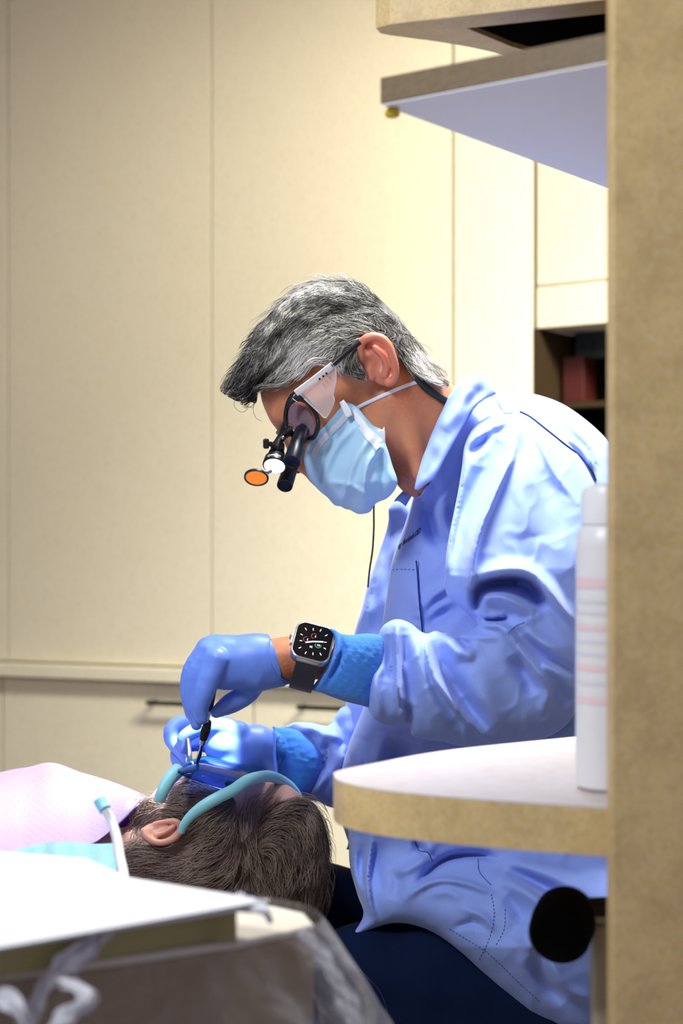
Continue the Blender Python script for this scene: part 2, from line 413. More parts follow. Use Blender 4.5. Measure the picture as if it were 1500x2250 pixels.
# ---- smooth-union solids polygonised with surface nets; coordinates are (px, py, q) with q depth in pixels
class Solid:
    def __init__(s, lo, hi, step, Y0):
        s.lo = np.array(lo, np.float32); s.st = step; s.Y0 = Y0
        s.n = [int((hi[i]-lo[i])/step)+1 for i in range(3)]; s.G = np.full(s.n, 50.0, np.float32)
        s.ax = [s.lo[i]+np.arange(s.n[i], dtype=np.float32)*step for i in range(3)]
    def _sl(s, lo, hi):
        r = []
        for i in range(3):
            a = max(0, int((lo[i]-s.lo[i])/s.st)); b = min(s.n[i], int((hi[i]-s.lo[i])/s.st)+2)
            if b <= a: return None, None
            r.append(slice(a, b))
        g = np.ix_(s.ax[0][r[0]], s.ax[1][r[1]], s.ax[2][r[2]]); return tuple(r), g
    def _mix(s, r, d, k, op):
        A = s.G[r]
        if op == 'sub':
            h = np.clip(.5-.5*(A+d)/k, 0, 1); s.G[r] = A*(1-h)-d*h+k*h*(1-h)
        else:
            h = np.clip(.5+.5*(A-d)/k, 0, 1); s.G[r] = A*(1-h)+d*h-k*h*(1-h)
        return s
    def rc(s, a, b, ra, rb, k=10, op='add', sq=1.0):
        a = np.array(a, np.float32); b = np.array(b, np.float32); R = max(ra, rb)*max(1, 1/sq)+k*1.3+3*s.st
        r, g = s._sl(np.minimum(a, b)-R, np.maximum(a, b)+R)
        if r is None: return s
        D = b-a; L = (D**2).sum()+1e-6
        p = [g[i]-a[i] for i in range(3)]
        t = np.clip((p[0]*D[0]+p[1]*D[1]+p[2]*D[2])/L, 0, 1)
        dz = (p[2]-t*D[2])*sq
        d = np.sqrt((p[0]-t*D[0])**2+(p[1]-t*D[1])**2+dz**2)-(ra+(rb-ra)*t)
        return s._mix(r, d, k, op)
    def chain(s, P, k=10, op='add', sq=1.0):
        if len(P) > 2:
            A = [np.array(p, float) for p in P]; out = []
            for i in range(len(A)-1):
                p1, p2 = A[i], A[i+1]; p0 = A[i-1] if i else 2*p1-p2; p3 = A[i+2] if i+2 < len(A) else 2*p2-p1
                for j in range(3):
                    t = j/3; out.append(.5*((2*p1)+(-p0+p2)*t+(2*p0-5*p1+4*p2-p3)*t*t+(-p0+3*p1-3*p2+p3)*t**3))
            P = out+[A[-1]]
            # union the chain hard within itself so it does not swell, then blend it once
            a_ = np.array(P)[:, :3]; R = a_.max(0)*0+max(p[3] for p in P)*max(1, 1/sq)+k*1.3+3*s.st
            r, g = s._sl(a_.min(0)-R, a_.max(0)+R)
            if r is None: return s
            best = None
            for p, q in zip(P[:-1], P[1:]):
                D = (q-p)[:3].astype(np.float32); Ln = (D**2).sum()+1e-6; v = [g[i]-np.float32(p[i]) for i in range(3)]
                t = np.clip((v[0]*D[0]+v[1]*D[1]+v[2]*D[2])/Ln, 0, 1)
                d = np.sqrt((v[0]-t*D[0])**2+(v[1]-t*D[1])**2+((v[2]-t*D[2])*sq)**2)-(p[3]+(q[3]-p[3])*t)
                best = d if best is None else np.minimum(best, d)
            return s._mix(r, best.astype(np.float32), k, op)
        for p, q in zip(P[:-1], P[1:]): s.rc(p[:3], q[:3], p[3], q[3], k, op, sq)
        return s
    def ell(s, c, rad, rot=0, k=12, op='add'):
        c = np.array(c, np.float32); R = max(rad)+k*1.3+3*s.st
        r, g = s._sl(c-R, c+R)
        if r is None: return s
        x, y, z = g[0]-c[0], g[1]-c[1], g[2]-c[2]; co, si = math.cos(rot), math.sin(rot)
        u = x*co+y*si; v = -x*si+y*co
        q = np.sqrt((u/rad[0])**2+(v/rad[1])**2+(z/rad[2])**2); q2 = np.sqrt((u/rad[0]**2)**2+(v/rad[1]**2)**2+(z/rad[2]**2)**2)+1e-6
        d = q*(q-1)/q2
        return s._mix(r, d.astype(np.float32), k, op)
    def cut(s, p, n, off=0):
        '''keep the side of a plane that n points away from'''
        n = np.array(n, float); n /= np.linalg.norm(n)
        g = np.ix_(*s.ax); d = (g[0]-p[0])*n[0]+(g[1]-p[1])*n[1]+(g[2]-p[2])*n[2]
        s.G = np.maximum(s.G, d.astype(np.float32)); return s
    def build(s, name, m, parent=None, smooth_it=2, noise=None):
        G = s.G; S = G < 0; n = S.shape
        any_ = np.zeros([i-1 for i in n], bool); all_ = np.ones([i-1 for i in n], bool)
        for o in [(i, j, k) for i in (0, 1) for j in (0, 1) for k in (0, 1)]:
            v = S[o[0]:n[0]-1+o[0], o[1]:n[1]-1+o[1], o[2]:n[2]-1+o[2]]; any_ |= v; all_ &= v
        ids = np.argwhere(any_ & ~all_); idx = -np.ones(any_.shape, np.int32); idx[tuple(ids.T)] = np.arange(len(ids))
        acc = np.zeros((len(ids), 3)); ct = np.zeros(len(ids))
        cs = [(i, j, k) for i in (0, 1) for j in (0, 1) for k in (0, 1)]
        for a in cs:
            for axn in range(3):
                if a[axn]: continue
                b = list(a); b[axn] = 1
                fa = G[tuple((ids+a).T)]; fb = G[tuple((ids+b).T)]; cr = (fa < 0) != (fb < 0)
                t = np.where(cr, fa/(fa-fb+1e-12), 0); pos = np.array(a)[None]+t[:, None]*(np.array(b)-np.array(a))[None]
                acc += pos*cr[:, None]; ct += cr
        V = (ids+acc/ct[:, None])*s.st+s.lo
        Fs = []
        for axn in range(3):
            o1, o2 = [(1, 2), (2, 0), (0, 1)][axn]
            sl0 = [slice(None)]*3; sl1 = [slice(None)]*3; sl0[axn] = slice(0, -1); sl1[axn] = slice(1, None)
            A, B = S[tuple(sl0)], S[tuple(sl1)]; e = np.argwhere(A != B)
            e = e[(e[:, o1] > 0) & (e[:, o2] > 0) & (e[:, o1] < n[o1]-1) & (e[:, o2] < n[o2]-1)]
            ins = A[tuple(e.T)]
            u = np.zeros(3, int); u[o1] = 1; w_ = np.zeros(3, int); w_[o2] = 1
            q = np.stack([idx[tuple((e-u-w_).T)], idx[tuple((e-w_).T)], idx[tuple(e.T)], idx[tuple((e-u).T)]], 1)
            q[~ins] = q[~ins][:, ::-1]; Fs.append(q[(q >= 0).all(1)])
        Fs = np.concatenate(Fs)
        for _ in range(smooth_it):
            sm = np.zeros_like(V); cn = np.zeros(len(V))
            for i in range(4):
                a, b = Fs[:, i], Fs[:, (i+1) % 4]
                for c_ in range(3): sm[:, c_] += np.bincount(a, V[b, c_], len(V))+np.bincount(b, V[a, c_], len(V))
                cn += np.bincount(a, minlength=len(V))+np.bincount(b, minlength=len(V))
            V = V*.45+.55*sm/np.maximum(cn, 1)[:, None]
        if noise: V = V+np.stack([wob(V[:, 1], V[:, 2]+V[:, 0]*.5, noise[0], 1), wob(V[:, 0], V[:, 2]+V[:, 1], noise[0], 2), wob(V[:, 0]+V[:, 2], V[:, 1], noise[0], 3)], 1)*noise[1]
        Y = s.Y0*(1+V[:, 2]/F)
        o = mesh_obj(name, Wv(V[:, 0], V[:, 1], Y), Fs, m, parent); fix_normals(o); return o

def text_on(name, body, p0, ex, ey, m, parent, bvh=None, fn=None, size=1.0, shear=0.0, lift=0.0006, bold=0.0, spacing=1.0):
    """lettering: p0 baseline start px, ex/ey pixel vectors of one em; laid on the surface by ray casting"""
    cu = bpy.data.curves.new('t', 'FONT'); cu.body = body; cu.size = 1; cu.shear = shear; cu.offset = bold; cu.space_character = spacing
    cu.resolution_u = 3
    to = bpy.data.objects.new('t', cu); C.objects.link(to); dg = bpy.context.evaluated_depsgraph_get(); me = bpy.data.meshes.new_from_object(to.evaluated_get(dg))
    V = []; bad = set(); last = None
    for i, v in enumerate(me.vertices):
        if fn: V.append(tuple(fn(v.co.x, v.co.y))); continue
        px = p0[0]+v.co.x*ex[0]+v.co.y*ey[0]; py = p0[1]+v.co.x*ex[1]+v.co.y*ey[1]
        q, n = hit(bvh, px, py, lift)
        if q is None: bad.add(i); V.append((0, 0, 0))
        else: V.append(tuple(q)); last = q
    Fs = [tuple(f.vertices) for f in me.polygons if not (set(f.vertices) & bad)]
    bpy.data.objects.remove(to); 
    return mesh_obj(name, V, Fs, m, parent, smooth=False)

# ---- hair strands laid on a surface along guide strokes
def strands(name, bvh, guides, region, count, length, width, lift, pal, m, parent, seed=1, jit=0.25, Yd=1.9, wander=0.35, holes=None, mirrorY=None, slack=4):
    r = np.random.default_rng(seed); L = crom(region, True, 8)
    GP, GT = [], []
    for g in guides:
        c = crom(g, False, 12); t = np.gradient(c, axis=0); t /= np.linalg.norm(t, axis=1)[:, None]+1e-9; GP.append(c); GT.append(t)
    GP = np.concatenate(GP); GT = np.concatenate(GT)
    lo, hi = L.min(0), L.max(0); R = r.uniform(lo, hi, (count*4, 2)); R = R[inside(R, L)][:count]; n = len(R)
    seg = 9; P = R.copy(); path = [P.copy()]; ln = length*r.uniform(.5, 1.3, n)
    cl = wob(R[:, 0], R[:, 1], 38, seed)*jit+r.normal(0, jit*.35, n); curl = r.normal(0, wander, n)
    for s_ in range(seg-1):
        D = np.zeros_like(P)
        for c in range(0, n, 2000):
            d2 = ((P[c:c+2000, None]-GP[None])**2).sum(2)+60; wt = 1/d2**2; D[c:c+2000] = (wt[..., None]*GT[None]).sum(1)/wt.sum(1)[:, None]
        D /= np.linalg.norm(D, axis=1)[:, None]+1e-9
        a = cl+curl*s_/seg; D = np.stack([D[:, 0]*np.cos(a)-D[:, 1]*np.sin(a), D[:, 0]*np.sin(a)+D[:, 1]*np.cos(a)], 1)
        P = P+D*(ln/seg)[:, None]
        out = ~inside(P, L)
        if out.any():
            dd = ((P[out, None]-L[None])**2).sum(2); j = dd.argmin(1); near = L[j]; dist = np.sqrt(dd.min(1)); sl_ = slack*np.abs(np.sin(np.nonzero(out)[0]*7.31))**6*4+1.0; f_ = np.minimum(1, sl_/(dist+1e-6))[:, None]
            P[out] = near+(P[out]-near)*f_
        path.append(P.copy())
    path = np.array(path)  # seg,n,2
    if holes is not None:
        HL = crom(holes, True, 8); bad = np.zeros(n, bool)
        for s_ in range(seg): bad |= inside(path[s_], HL)
        keep = ~bad | (r.random(n) < .07); path = path[:, keep]; R = R[keep]; n = len(R)
    tone = sum(wob(path[s_][:, 0], path[s_][:, 1], 26, seed+9) for s_ in range(seg))/seg*.9+r.normal(0, .6, n)
    V, Fs, col = [], [], []
    for i in range(n):
        Y = None; pts = []
        for s_ in range(seg):
            x, y = path[s_, i]; q, nn = hit(bvh, x, y)
            if q is not None: Y = q.y if Y is None or abs(q.y-Y) < .03 else Y+(.03 if q.y > Y else -.03)
            if Y is None: break
            t = s_/(seg-1); pts.append(Vector(W(x, y, Y-lift*(0.35+math.sin(math.pi*min(1, t*1.1))*1.0)*(0.4+abs(math.sin(i*12.9898))))))
        if len(pts) < seg: continue
        wd = width*r.uniform(.6, 1.3); rad = [wd*(1-abs(2*k/(seg-1)-1)**2.2*.85)*Yd/F*.5 for k in range(seg)]
        v, f = tube_data(pts, rad, 3, False); n0 = len(V); V += v; Fs += [tuple(a+n0 for a in q) for q in f]
        c = pal(tone[i], R[i, 0], R[i, 1], r); col += [c]*len(v)
        if mirrorY:
            n0 = len(V); V += [(a[0]*(2*mirrorY-a[1])/a[1], 2*mirrorY-a[1], ZC+(a[2]-ZC)*(2*mirrorY-a[1])/a[1]) for a in v]; Fs += [tuple(a+n0 for a in q) for q in f]; col += [c]*len(v)
    o = mesh_obj(name, V, Fs, m, parent)
    at = o.data.color_attributes.new('col', 'FLOAT_COLOR', 'POINT'); at.data.foreach_set('color', np.array([(*c, 1) for c in col], np.float32).ravel())
    return o

# ================================================================== SETTING
boxo('floor', (-3.2, 3.2, -1.2, 5.2, -0.05, 0.0), mat('floor_vinyl', (0.42, 0.38, 0.32), 0.5, noise=[(8, (0.36, 0.33, 0.28), .4, .7, (1, 1, 1))]))['kind'] = 'structure'
boxo('ceiling', (-3.2, 3.2, -1.2, 5.2, 2.7, 2.75), mat('ceiling_tile', (0.75, 0.74, 0.72), 0.9))['kind'] = 'structure'
TH = math.radians(21.0); P0 = (0.226, 3.35)
def wall_frame(th, p0):
    c, s = math.cos(th), math.sin(th)
    def f(t, d, z): return (p0[0]+t*c+d*s, p0[1]-t*s+d*c, z)
    def tx(px, d=0.0):
        k = (px-CX)/F; return (k*(p0[1]+d*c)-p0[0]-d*s)/(c+k*s)
    def zz(px, py, d=0.0):
        t = tx(px, d); return ZC+(CY-py)/F*(p0[1]-t*s+d*c)
    return f, tx, zz
f1, tx, zz = wall_frame(TH, P0)
boxo('wall_back', (-2.2, 1.6, 0.62, 0.70, 0, 2.7), mat('wall_paint', (0.62, 0.58, 0.50), 0.8), f=f1)['kind'] = 'structure'
# tall cupboard run: one carcass each, its door a part
zl = zz(230, 1462)                         # top of the ledge
def cupboard(pa, pb, ga, gb, label, gapdeep=0.018):
    t0, t1 = tx(pa), tx(pb); g = 0.0
    root = empty('tall_cabinet', f1((t0+t1)/2, 0.3, zl), label, 'cabinet', 'tall cupboards along the back wall')
    boxo('body', (t0+.001, t1-.001, gapdeep, 0.60, zl, 2.68), LAM, root, f=f1)
    boxo('door', (t0+ga, t1-gb, 0.0, gapdeep-.0005, zl+.004, 2.66), LAM, root, .0012, f=f1)
    return root
cupboard(-420, 17, .002, .0015, 'cream laminate tall cupboard door at the far left edge')
cupboard(17, 464, .0015, .0015, 'cream laminate tall cupboard door above the left drawer pull')
cupboard(464, 994, .0015, .003, 'wide cream laminate tall cupboard door behind the masked man')
cupboard(994, 1170, .003, .0, 'narrow cream laminate filler cupboard beside the dark niche')
# ledge and drawers below it
root = empty('ledge', f1(-.4, 0, zl-.034), 'cream laminate ledge running below the tall cupboards', 'ledge')
tl, tr = tx(-420), tx(1170)
zb = zz(200, 1494, -.03)
boxo('nosing', (tl, tr, -.03, 0.60, zb, zl-.0005), LAM, root, .003, f=f1)
root = empty('drawer_unit', f1(-.4, .3, 0), 'cream laminate base unit with dark pulls under the ledge', 'drawers')
zd = zb-.006
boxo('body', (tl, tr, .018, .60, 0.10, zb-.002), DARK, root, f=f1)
boxo('plinth', (tl, tr, .06, .60, 0.0, 0.10), LAM, root, f=f1)
seams = [-420, 5, 556, 1000, 1170]
for a, b, h in ((-420, 5, None), (5, 556, (322, 428)), (556, 1000, (652, 757)), (1000, 1170, None)):
    t0, t1 = tx(a)+.002, tx(b)-.002
    dr = boxo('drawer', (t0, t1, 0, .017, .42, zd), LAM, root, .0015, f=f1)
    boxo('drawer', (t0, t1, 0, .017, .11, .416), LAM, root, .0015, f=f1)
    if h:
        h0, h1 = tx(h[0], -.03), tx(h[1], -.03); py = 1538 if h[0] < 400 else 1548; zh = zz(h[0], py+6, -.03)
        hd = tube('pull', [f1(h0, -.030, zh), f1(h1, -.030, zh)], .0052, METAL, dr, 12)
        for t in (h0+.006, h1-.006): tube('post', [f1(t, 0, zh), f1(t, -.030, zh)], .004, METAL, hd, 8)
# angled wall cabinet with open niche
TH2 = math.radians(36); pw = f1(tx(1174), 0.0, 0)
f2, tx2, zz2 = wall_frame(TH2, (pw[0], pw[1]))
a0 = .004; b0 = .62; zr = zz2(1176, 630); zn = zz2(1176, 722)
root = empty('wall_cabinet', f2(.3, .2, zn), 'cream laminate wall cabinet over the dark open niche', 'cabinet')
boxo('body', (a0, b0, .02, .16, zn+.003, 2.68), LAM, root, f=f2)
boxo('door', (a0+.001, b0, .0, .019, zr+.0015, 2.66), LAM, root, .0015, f=f2)
boxo('rail', (a0, b0, .0, .019, zn, zr-.0015), LAM, root, .0015, f=f2)
root = empty('open_niche', f2(.3, .2, .75), 'dark open niche under the wall cabinet', 'shelf unit')
NB = mat('niche_laminate_shaded', (0.045, 0.028, 0.012), 0.8, spec=.1)  # laminate darkened: the shade inside the niche is in its colour
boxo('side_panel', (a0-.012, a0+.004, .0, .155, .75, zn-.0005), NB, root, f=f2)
boxo('back_panel', (a0, b0, .14, .155, .75, zn-.0005), mat('niche_back_shaded', (0.004, 0.0035, 0.002), 0.9, spec=.0), root, f=f2)  # back painted near black to carry the niche's shade
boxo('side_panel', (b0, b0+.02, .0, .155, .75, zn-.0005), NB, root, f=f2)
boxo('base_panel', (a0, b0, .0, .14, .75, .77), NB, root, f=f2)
tq = tx2(1236, .08)
rb = boxo('red_box', (tq, tx2(1282, .08), .08, .135, zz2(1236, 885, .08), zz2(1236, 785, .08)), mat('red_card_shaded', (0.06, 0.005, 0.002), 0.6), None, .002, f=f2)  # red darkened in the colour for the niche's shade
tag(rb, 'dull red box standing in the dark niche', 'box')
boxo('shelf_panel', (a0, b0, .07, .14, zz2(1236, 885, .08)-.012, zz2(1236, 885, .08)-.0005), NB, root, f=f2)
lab = boxo('paper_note', (tx2(1262, .13), tx2(1330, .13), .134, .1395, zz2(1262, 790, .13), zz2(1262, 727, .13)), mat('pale_card_shaded', (0.035, 0.045, 0.045), 0.8), None, f=f2)  # pale card coloured dark, shade of the niche painted in
tag(lab, 'pale printed note fixed high at the back of the niche', 'paper')
boxo('symbol', (tx2(1300, .13), tx2(1306, .13), .132, .1345, zz2(1300, 772, .13), zz2(1300, 748, .13)), BLACK, lab, f=f2)

# ------------------------------------------------------------------ open end shelves and upright panel, near right
pn = boxo('upright_panel', (0.198, 0.80, 1.200, 1.225, 0.0, 2.69), LAM2, None, .002); tag(pn, 'tan laminate upright end panel filling the right edge', 'panel')
zs = ZC-.208
poly = [(.80, 1.2255), (.2009, 1.2275), (.1265, 1.2585), (.0777, 1.284), (.0357, 1.311), (.0097, 1.3395), (-.003, 1.364), (-.0066, 1.394), (-.003, 1.418), (.030, 1.465), (.1023, 1.553), (.2369, 1.653), (.42, 1.79), (.80, 1.79)]
poly = [tuple(p) for p in crom(poly[1:12], False, .012)]+[(.42, 1.79), (.80, 1.79), (.80, 1.2275)]
root = empty('corner_shelf', (.2, 1.45, zs-.037), 'thick tan corner shelf with rounded tip and pale top', 'shelf')
prism('edge_band', poly, zs-.0369, zs-.0012, LAM2, root)
prism('top', poly, zs-.0012, zs, LAMTOP, root)
zu = ZC+.353
poly2 = [(.80, 1.228), (.214, 1.228), (.0321, 1.3606), (.275, 1.694), (.45, 1.93), (.80, 1.93)]
root = empty('corner_shelf', (.2, 1.5, zu), 'thin brown corner shelf with white underside', 'shelf')
prism('board', poly2, zu+.0012, zu+.0228, mat('laminate_brown', (0.19, 0.13, 0.062), 0.55, noise=[(200, (0.15, 0.10, 0.045), .4, .7, (1, 1, 1))]), root, .0008)
prism('underside', [(.80, 1.2283), (.2142, 1.2283), (.0335, 1.3610), (.2755, 1.6925), (.45, 1.928), (.80, 1.928)], zu, zu+.0012, WHITE_MEL, root)
lathe('bumper', [(.0045, -.001), (.0062, -.003), (.0065, -.006), (.005, -.008)], (.0425, 1.372, zu+.001), mat('yellow_rubber', (0.72, 0.50, 0.02), 0.5), root, 20)
# upper housing with recessed dark underside
zh = ZC+.470
hp = crom([(.231, 1.452), (.12, 1.494), (.045, 1.522), (.032, 1.534), (.037, 1.55), (.060, 1.562), (.100, 1.580), (.154, 1.615), (.275, 1.72)], False, .01)
hp = [tuple(p) for p in hp]
root = empty('overhead_housing', (.2, 1.6, zh), 'tan overhead cabinet bottom with black recess, top right', 'cabinet')
outer = hp+[(.50, 1.93), (.80, 1.93), (.80, 1.24), (.60, 1.31)]
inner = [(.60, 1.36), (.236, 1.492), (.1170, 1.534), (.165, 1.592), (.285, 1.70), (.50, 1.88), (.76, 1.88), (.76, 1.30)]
def ring(name, A, B, z0, z1, m, parent):
    import itertools
    pts = [Vector(a) for a in A]+[Vector(b) for b in B]; na, nb = len(A), len(B)
    ed = [(i, (i+1) % na) for i in range(na)]+[(na+i, na+(i+1) % nb) for i in range(nb)]
    r = delaunay_2d_cdt(pts, ed, [], 0, 1e-6); Bn = np.array(B); An = np.array(A)
    tri = [f for f in r[2]]; vs2 = np.array([tuple(v) for v in r[0]])
    cen = np.array([vs2[list(f)].mean(0) for f in tri]); ok = inside(cen, An) & ~inside(cen, Bn)
    n = len(vs2); V = [(x, y, z0) for x, y in vs2]+[(x, y, z1) for x, y in vs2]
    Fs = [tuple(f) for f, k in zip(tri, ok) if k]+[tuple(i+n for i in f)[::-1] for f, k in zip(tri, ok) if k]
    Fs += [(a, b, b+n, a+n) for a, b in ed]
    o = mesh_obj(name, V, Fs, m, parent, smooth=False); return fix_normals(o)
ring('skirt', outer, inner, zh, zh+.06, LAM2, root)
prism('upper_body', outer, zh+.0602, 2.4, LAM2, root)
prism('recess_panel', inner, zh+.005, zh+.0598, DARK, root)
# bottle on the shelf
bt = empty('bottle', (.2165, 1.32, zs), 'tall white plastic bottle with pink print on the thick corner shelf', 'bottle')
bx = (.2165, 1.32, zs)
BW = mat('bottle_plastic', (0.80, 0.80, 0.80), 0.35, sss=0.1)
lathe('body', [(.024, .0005), (.0275, .003), (.0278, .02), (.0275, .195), (.0265, .205), (.022, .2115)], bx, BW, bt, 48)
lathe('cap', [(.0218, .2115), (.0236, .213), (.0236, .236), (.0215, .242), (.014, .2455)], bx, WPLAST, bt, 40)
lm = mat('pink_print', (0.84, 0.64, 0.66), 0.6); lg = mat('grey_print', (0.72, 0.72, 0.75), 0.6)
for i, (z0, z1, mm) in enumerate([(.162, .170, lm), (.150, .153, lg), (.141, .144, lg), (.128, .133, lm), (.118, .121, lg), (.108, .111, lg), (.096, .101, lm), (.085, .088, lg), (.070, .075, lm)]):
    V, Fs = [], []
    for k in range(13):
        a = math.radians(185+k*(10 if i % 3 else 8)); 
        for zc_ in (z0, z1): V.append((bx[0]+.0281*math.cos(a), bx[1]+.0281*math.sin(a), zs+zc_))
    Fs = [(2*k, 2*k+2, 2*k+3, 2*k+1) for k in range(12)]
    mesh_obj('print', V, Fs, mm, bt)
# hose holder under the shelf
hh = empty('hose_holder', W(1320, 2290, 1.40), 'black cupped hose holder on a beige arm under the thick shelf', 'holder')
cpt = Vector(W(1236, 2031, 1.38))
lathe('cup', [(.014, -.034), (.0225, -.031), (.0262, -.022), (.0270, .0), (.0262, .022), (.0225, .031), (.014, .034)], cpt, mat('matt_black', (.004, .004, .004), .9, spec=.1), hh, 36, axis=(0.25, 1, 0.1))
tube('bar', [Vector(W(1240, 1998, 1.39)), Vector(W(1420, 1990, 1.39))], .009, BLACK, hh, 16)
tube('rail', [Vector(W(1235, 2022, 1.385)), Vector(W(1420, 2018, 1.385))], .0035, mat('beige_metal', (0.6, 0.52, 0.36), 0.4), hh, 12)
boxo('arm', (W(1302, 0, 1.40)[0], W(1420, 0, 1.40)[0], 1.392, 1.42, .5, W(0, 2026, 1.40)[2]), mat('beige_plastic', (0.62, 0.56, 0.42), 0.45), hh, .004)

# ------------------------------------------------------------------ instrument delivery unit in the foreground
du = empty('delivery_unit', (-.25, 1.25, .35), 'cream delivery unit body under the plastic film, lower left', 'dental unit')
ztop = ZC-.295
def G(px, py, z):           # point on the horizontal plane z seen at a pixel
    Y = (ZC-z)*F/(py-CY); return ((px-CX)/F*Y, Y)
body = [G(-260, 2215, ztop), G(0, 2140, ztop), G(300, 2100, ztop), G(520, 2068, ztop), G(640, 2043, ztop), G(690, 2030, ztop), G(668, 2005, ztop), G(600, 1990, ztop), G(420, 1965, ztop), G(200, 1935, ztop), G(-260, 1890, ztop)]
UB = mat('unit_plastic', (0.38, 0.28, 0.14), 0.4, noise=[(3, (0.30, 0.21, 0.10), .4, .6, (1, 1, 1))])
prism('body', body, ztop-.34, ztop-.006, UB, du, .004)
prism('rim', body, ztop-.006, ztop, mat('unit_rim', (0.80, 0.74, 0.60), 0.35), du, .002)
cy = Vector((-.22, 1.28, 0)); tube('column', [(-.22, 1.30, .0), (-.22, 1.30, ztop-.35)], .05, WPLAST, du, 24)
zt = ztop+.030
tray = [G(-260, 2130, zt), G(0, 2066, zt), G(200, 2034, zt), G(400, 2003, zt), G(520, 1984, zt), G(596, 1990, zt), G(560, 1968, zt), G(500, 1957, zt), G(285, 1922, zt), G(190, 1880, zt), G(0, 1866, zt), G(-260, 1860, zt)]
tr_ = empty('instrument_tray', (*tray[4], ztop), 'white covered instrument tray on the cream delivery unit', 'tray')
tr_.location = (-.2, 1.25, ztop)
prism('tray', tray, zt-.007, zt-.0015, WPLAST, tr_, .002)
prism('foot', [(x*.9-.03, y*.9+.125) for x, y in tray], ztop+.0005, zt-.0072, mat('tray_foot', (.46, .41, .16), .5), tr_)
# paper cover, slightly rumpled
V, Fs = [], []; nu, nv = 60, 24
for i in range(nu+1):
    for j in range(nv+1):
        u, v = i/nu, j/nv
        a = np.array(G(-260+u*850, 1862+u*122, zt)); b = np.array(G(-260+u*850, 2130-u*150, zt)); p = a*(1-v)+b*v
        V.append((p[0], p[1], zt+.0006+.0022*abs(math.sin(9*u+4*v))*v*(1-v)*3+.0035*max(0, math.sin(17*u-6*v+1))*(1-u)*v*(1-v)))
for i in range(nu):
    for j in range(nv): k = i*(nv+1)+j; Fs.append((k, k+1, k+nv+2, k+nv+1))
mesh_obj('cover_sheet', V, Fs, mat('cover_paper', (0.90, 0.92, 0.96), 0.6), tr_)
# clear film draped over the unit
fo = []
path = [G(-260, 2222, ztop), G(0, 2146, ztop), G(300, 2106, ztop), G(520, 2073, ztop), G(650, 2046, ztop), G(702, 2030, ztop), G(676, 2000, ztop), G(610, 1984, ztop), G(560, 1976, ztop)]
pc = crom(path, False, .006); tn = np.gradient(pc, axis=0); tn /= np.linalg.norm(tn, axis=1)[:, None]; nn_ = np.stack([tn[:, 1], -tn[:, 0]], 1)
V, Fs = [], []; nr = 46; m_ = len(pc)
for i in range(m_):
    for j in range(nr+1):
        v = j/nr; s = i/m_
        flare = .002+.05*v**1.3*(0.35+0.9*max(0, (s-.55))*2.2)+.010*math.sin(i*.33+4*v+math.sin(j*.4)*1.5)*v+.005*math.sin(i*.9-9*v)*min(1, v*3)
        z = ztop+.003-v*.27+.004*math.sin(i*.21)*v
        skew = .040*min(1, v/.33)**.8*max(0, min(1, (s-.38)/.3))
        V.append((pc[i][0]+skew+nn_[i][0]*flare, pc[i][1]+nn_[i][1]*flare, z))
for i in range(m_-1):
    for j in range(nr): k = i*(nr+1)+j; Fs.append((k, k+1, k+nr+2, k+nr+1))
fl = mesh_obj('plastic_film', V, Fs, FILM); tag(fl, 'crinkled clear plastic film hanging over the delivery unit front', 'plastic cover')
# twisted gathers of the clear film, bright highlights painted in as white
def gather(P, wd, lab, seed, op=.5):
    """flattened crumpled ribbon of film: P = (px, py, depth)"""
    pts = crom3([Vector(W(x, y, Y)) for x, y, Y in P], .0022); n = len(pts); V, Fs = [], []; ns = 16
    for i, q in enumerate(pts):
        t = (pts[min(i+1, n-1)]-pts[max(i-1, 0)]).normalized(); N = Vector((0, -.62, .78)); N = (N-t*N.dot(t)).normalized(); B = t.cross(N)
        ww = wd*(.35+.65*math.sin(math.pi*min(1, max(0, i/n*1.1))))*(1+.25*math.sin(i*.31+seed)+.15*math.sin(i*.83))
        for j in range(ns+1):
            a = j/ns*2-1; z = .0035*math.sin(a*7+i*.13+seed)+.002*math.sin(a*15-i*.29)+.0015*math.sin(i*.9+a*4)
            V.append(tuple(q+B*a*ww+N*z))
    for i in range(n-1):
        for j in range(ns): k = i*(ns+1)+j; Fs.append((k, k+1, k+ns+2, k+ns+1))
    o = mesh_obj('film_gather', V, Fs, clear_mat('film_highlight', (.97, .97, 1.0), op, .2), None)
    md = o.modifiers.new('t', 'SOLIDIFY'); md.thickness = .0004; tag(o, lab, 'plastic cover', 'folds of plastic film around the delivery unit'); return o
gather([(242, 2012, 1.135), (240, 2040, 1.12), (205, 2075, 1.105), (150, 2110, 1.09), (108, 2150, 1.08), (80, 2200, 1.07), (62, 2290, 1.06)], .0075, 'white bunched ribbon of film running down from the tray edge', 1, .9)
gather([(128, 2160, 1.05), (165, 2166, 1.045), (200, 2190, 1.04), (216, 2188, 1.04)], .0042, 'short glossy fold of film below the bunched ribbon', 4, .9)
gather([(210, 2192, 1.035), (176, 2215, 1.03), (130, 2245, 1.03), (90, 2300, 1.03)], .0048, 'diagonal film fold reaching the bottom edge', 5, .75)
gather([(-30, 2215, 1.04), (5, 2198, 1.035), (30, 2212, 1.03), (52, 2250, 1.03), (66, 2300, 1.03)], .0062, 'crumpled white film at the bottom left corner', 7, .85)
gather([(520, 1972, 1.20), (556, 1984, 1.19), (584, 2002, 1.185), (596, 2024, 1.18)], .0032, 'small twist of film over the white tray corner', 3, .5)
gather([(660, 2045, 1.155), (700, 2090, 1.15), (740, 2160, 1.14), (780, 2240, 1.13), (800, 2300, 1.13)], .0060, 'shiny film fold down the right corner of the unit', 6, .14)
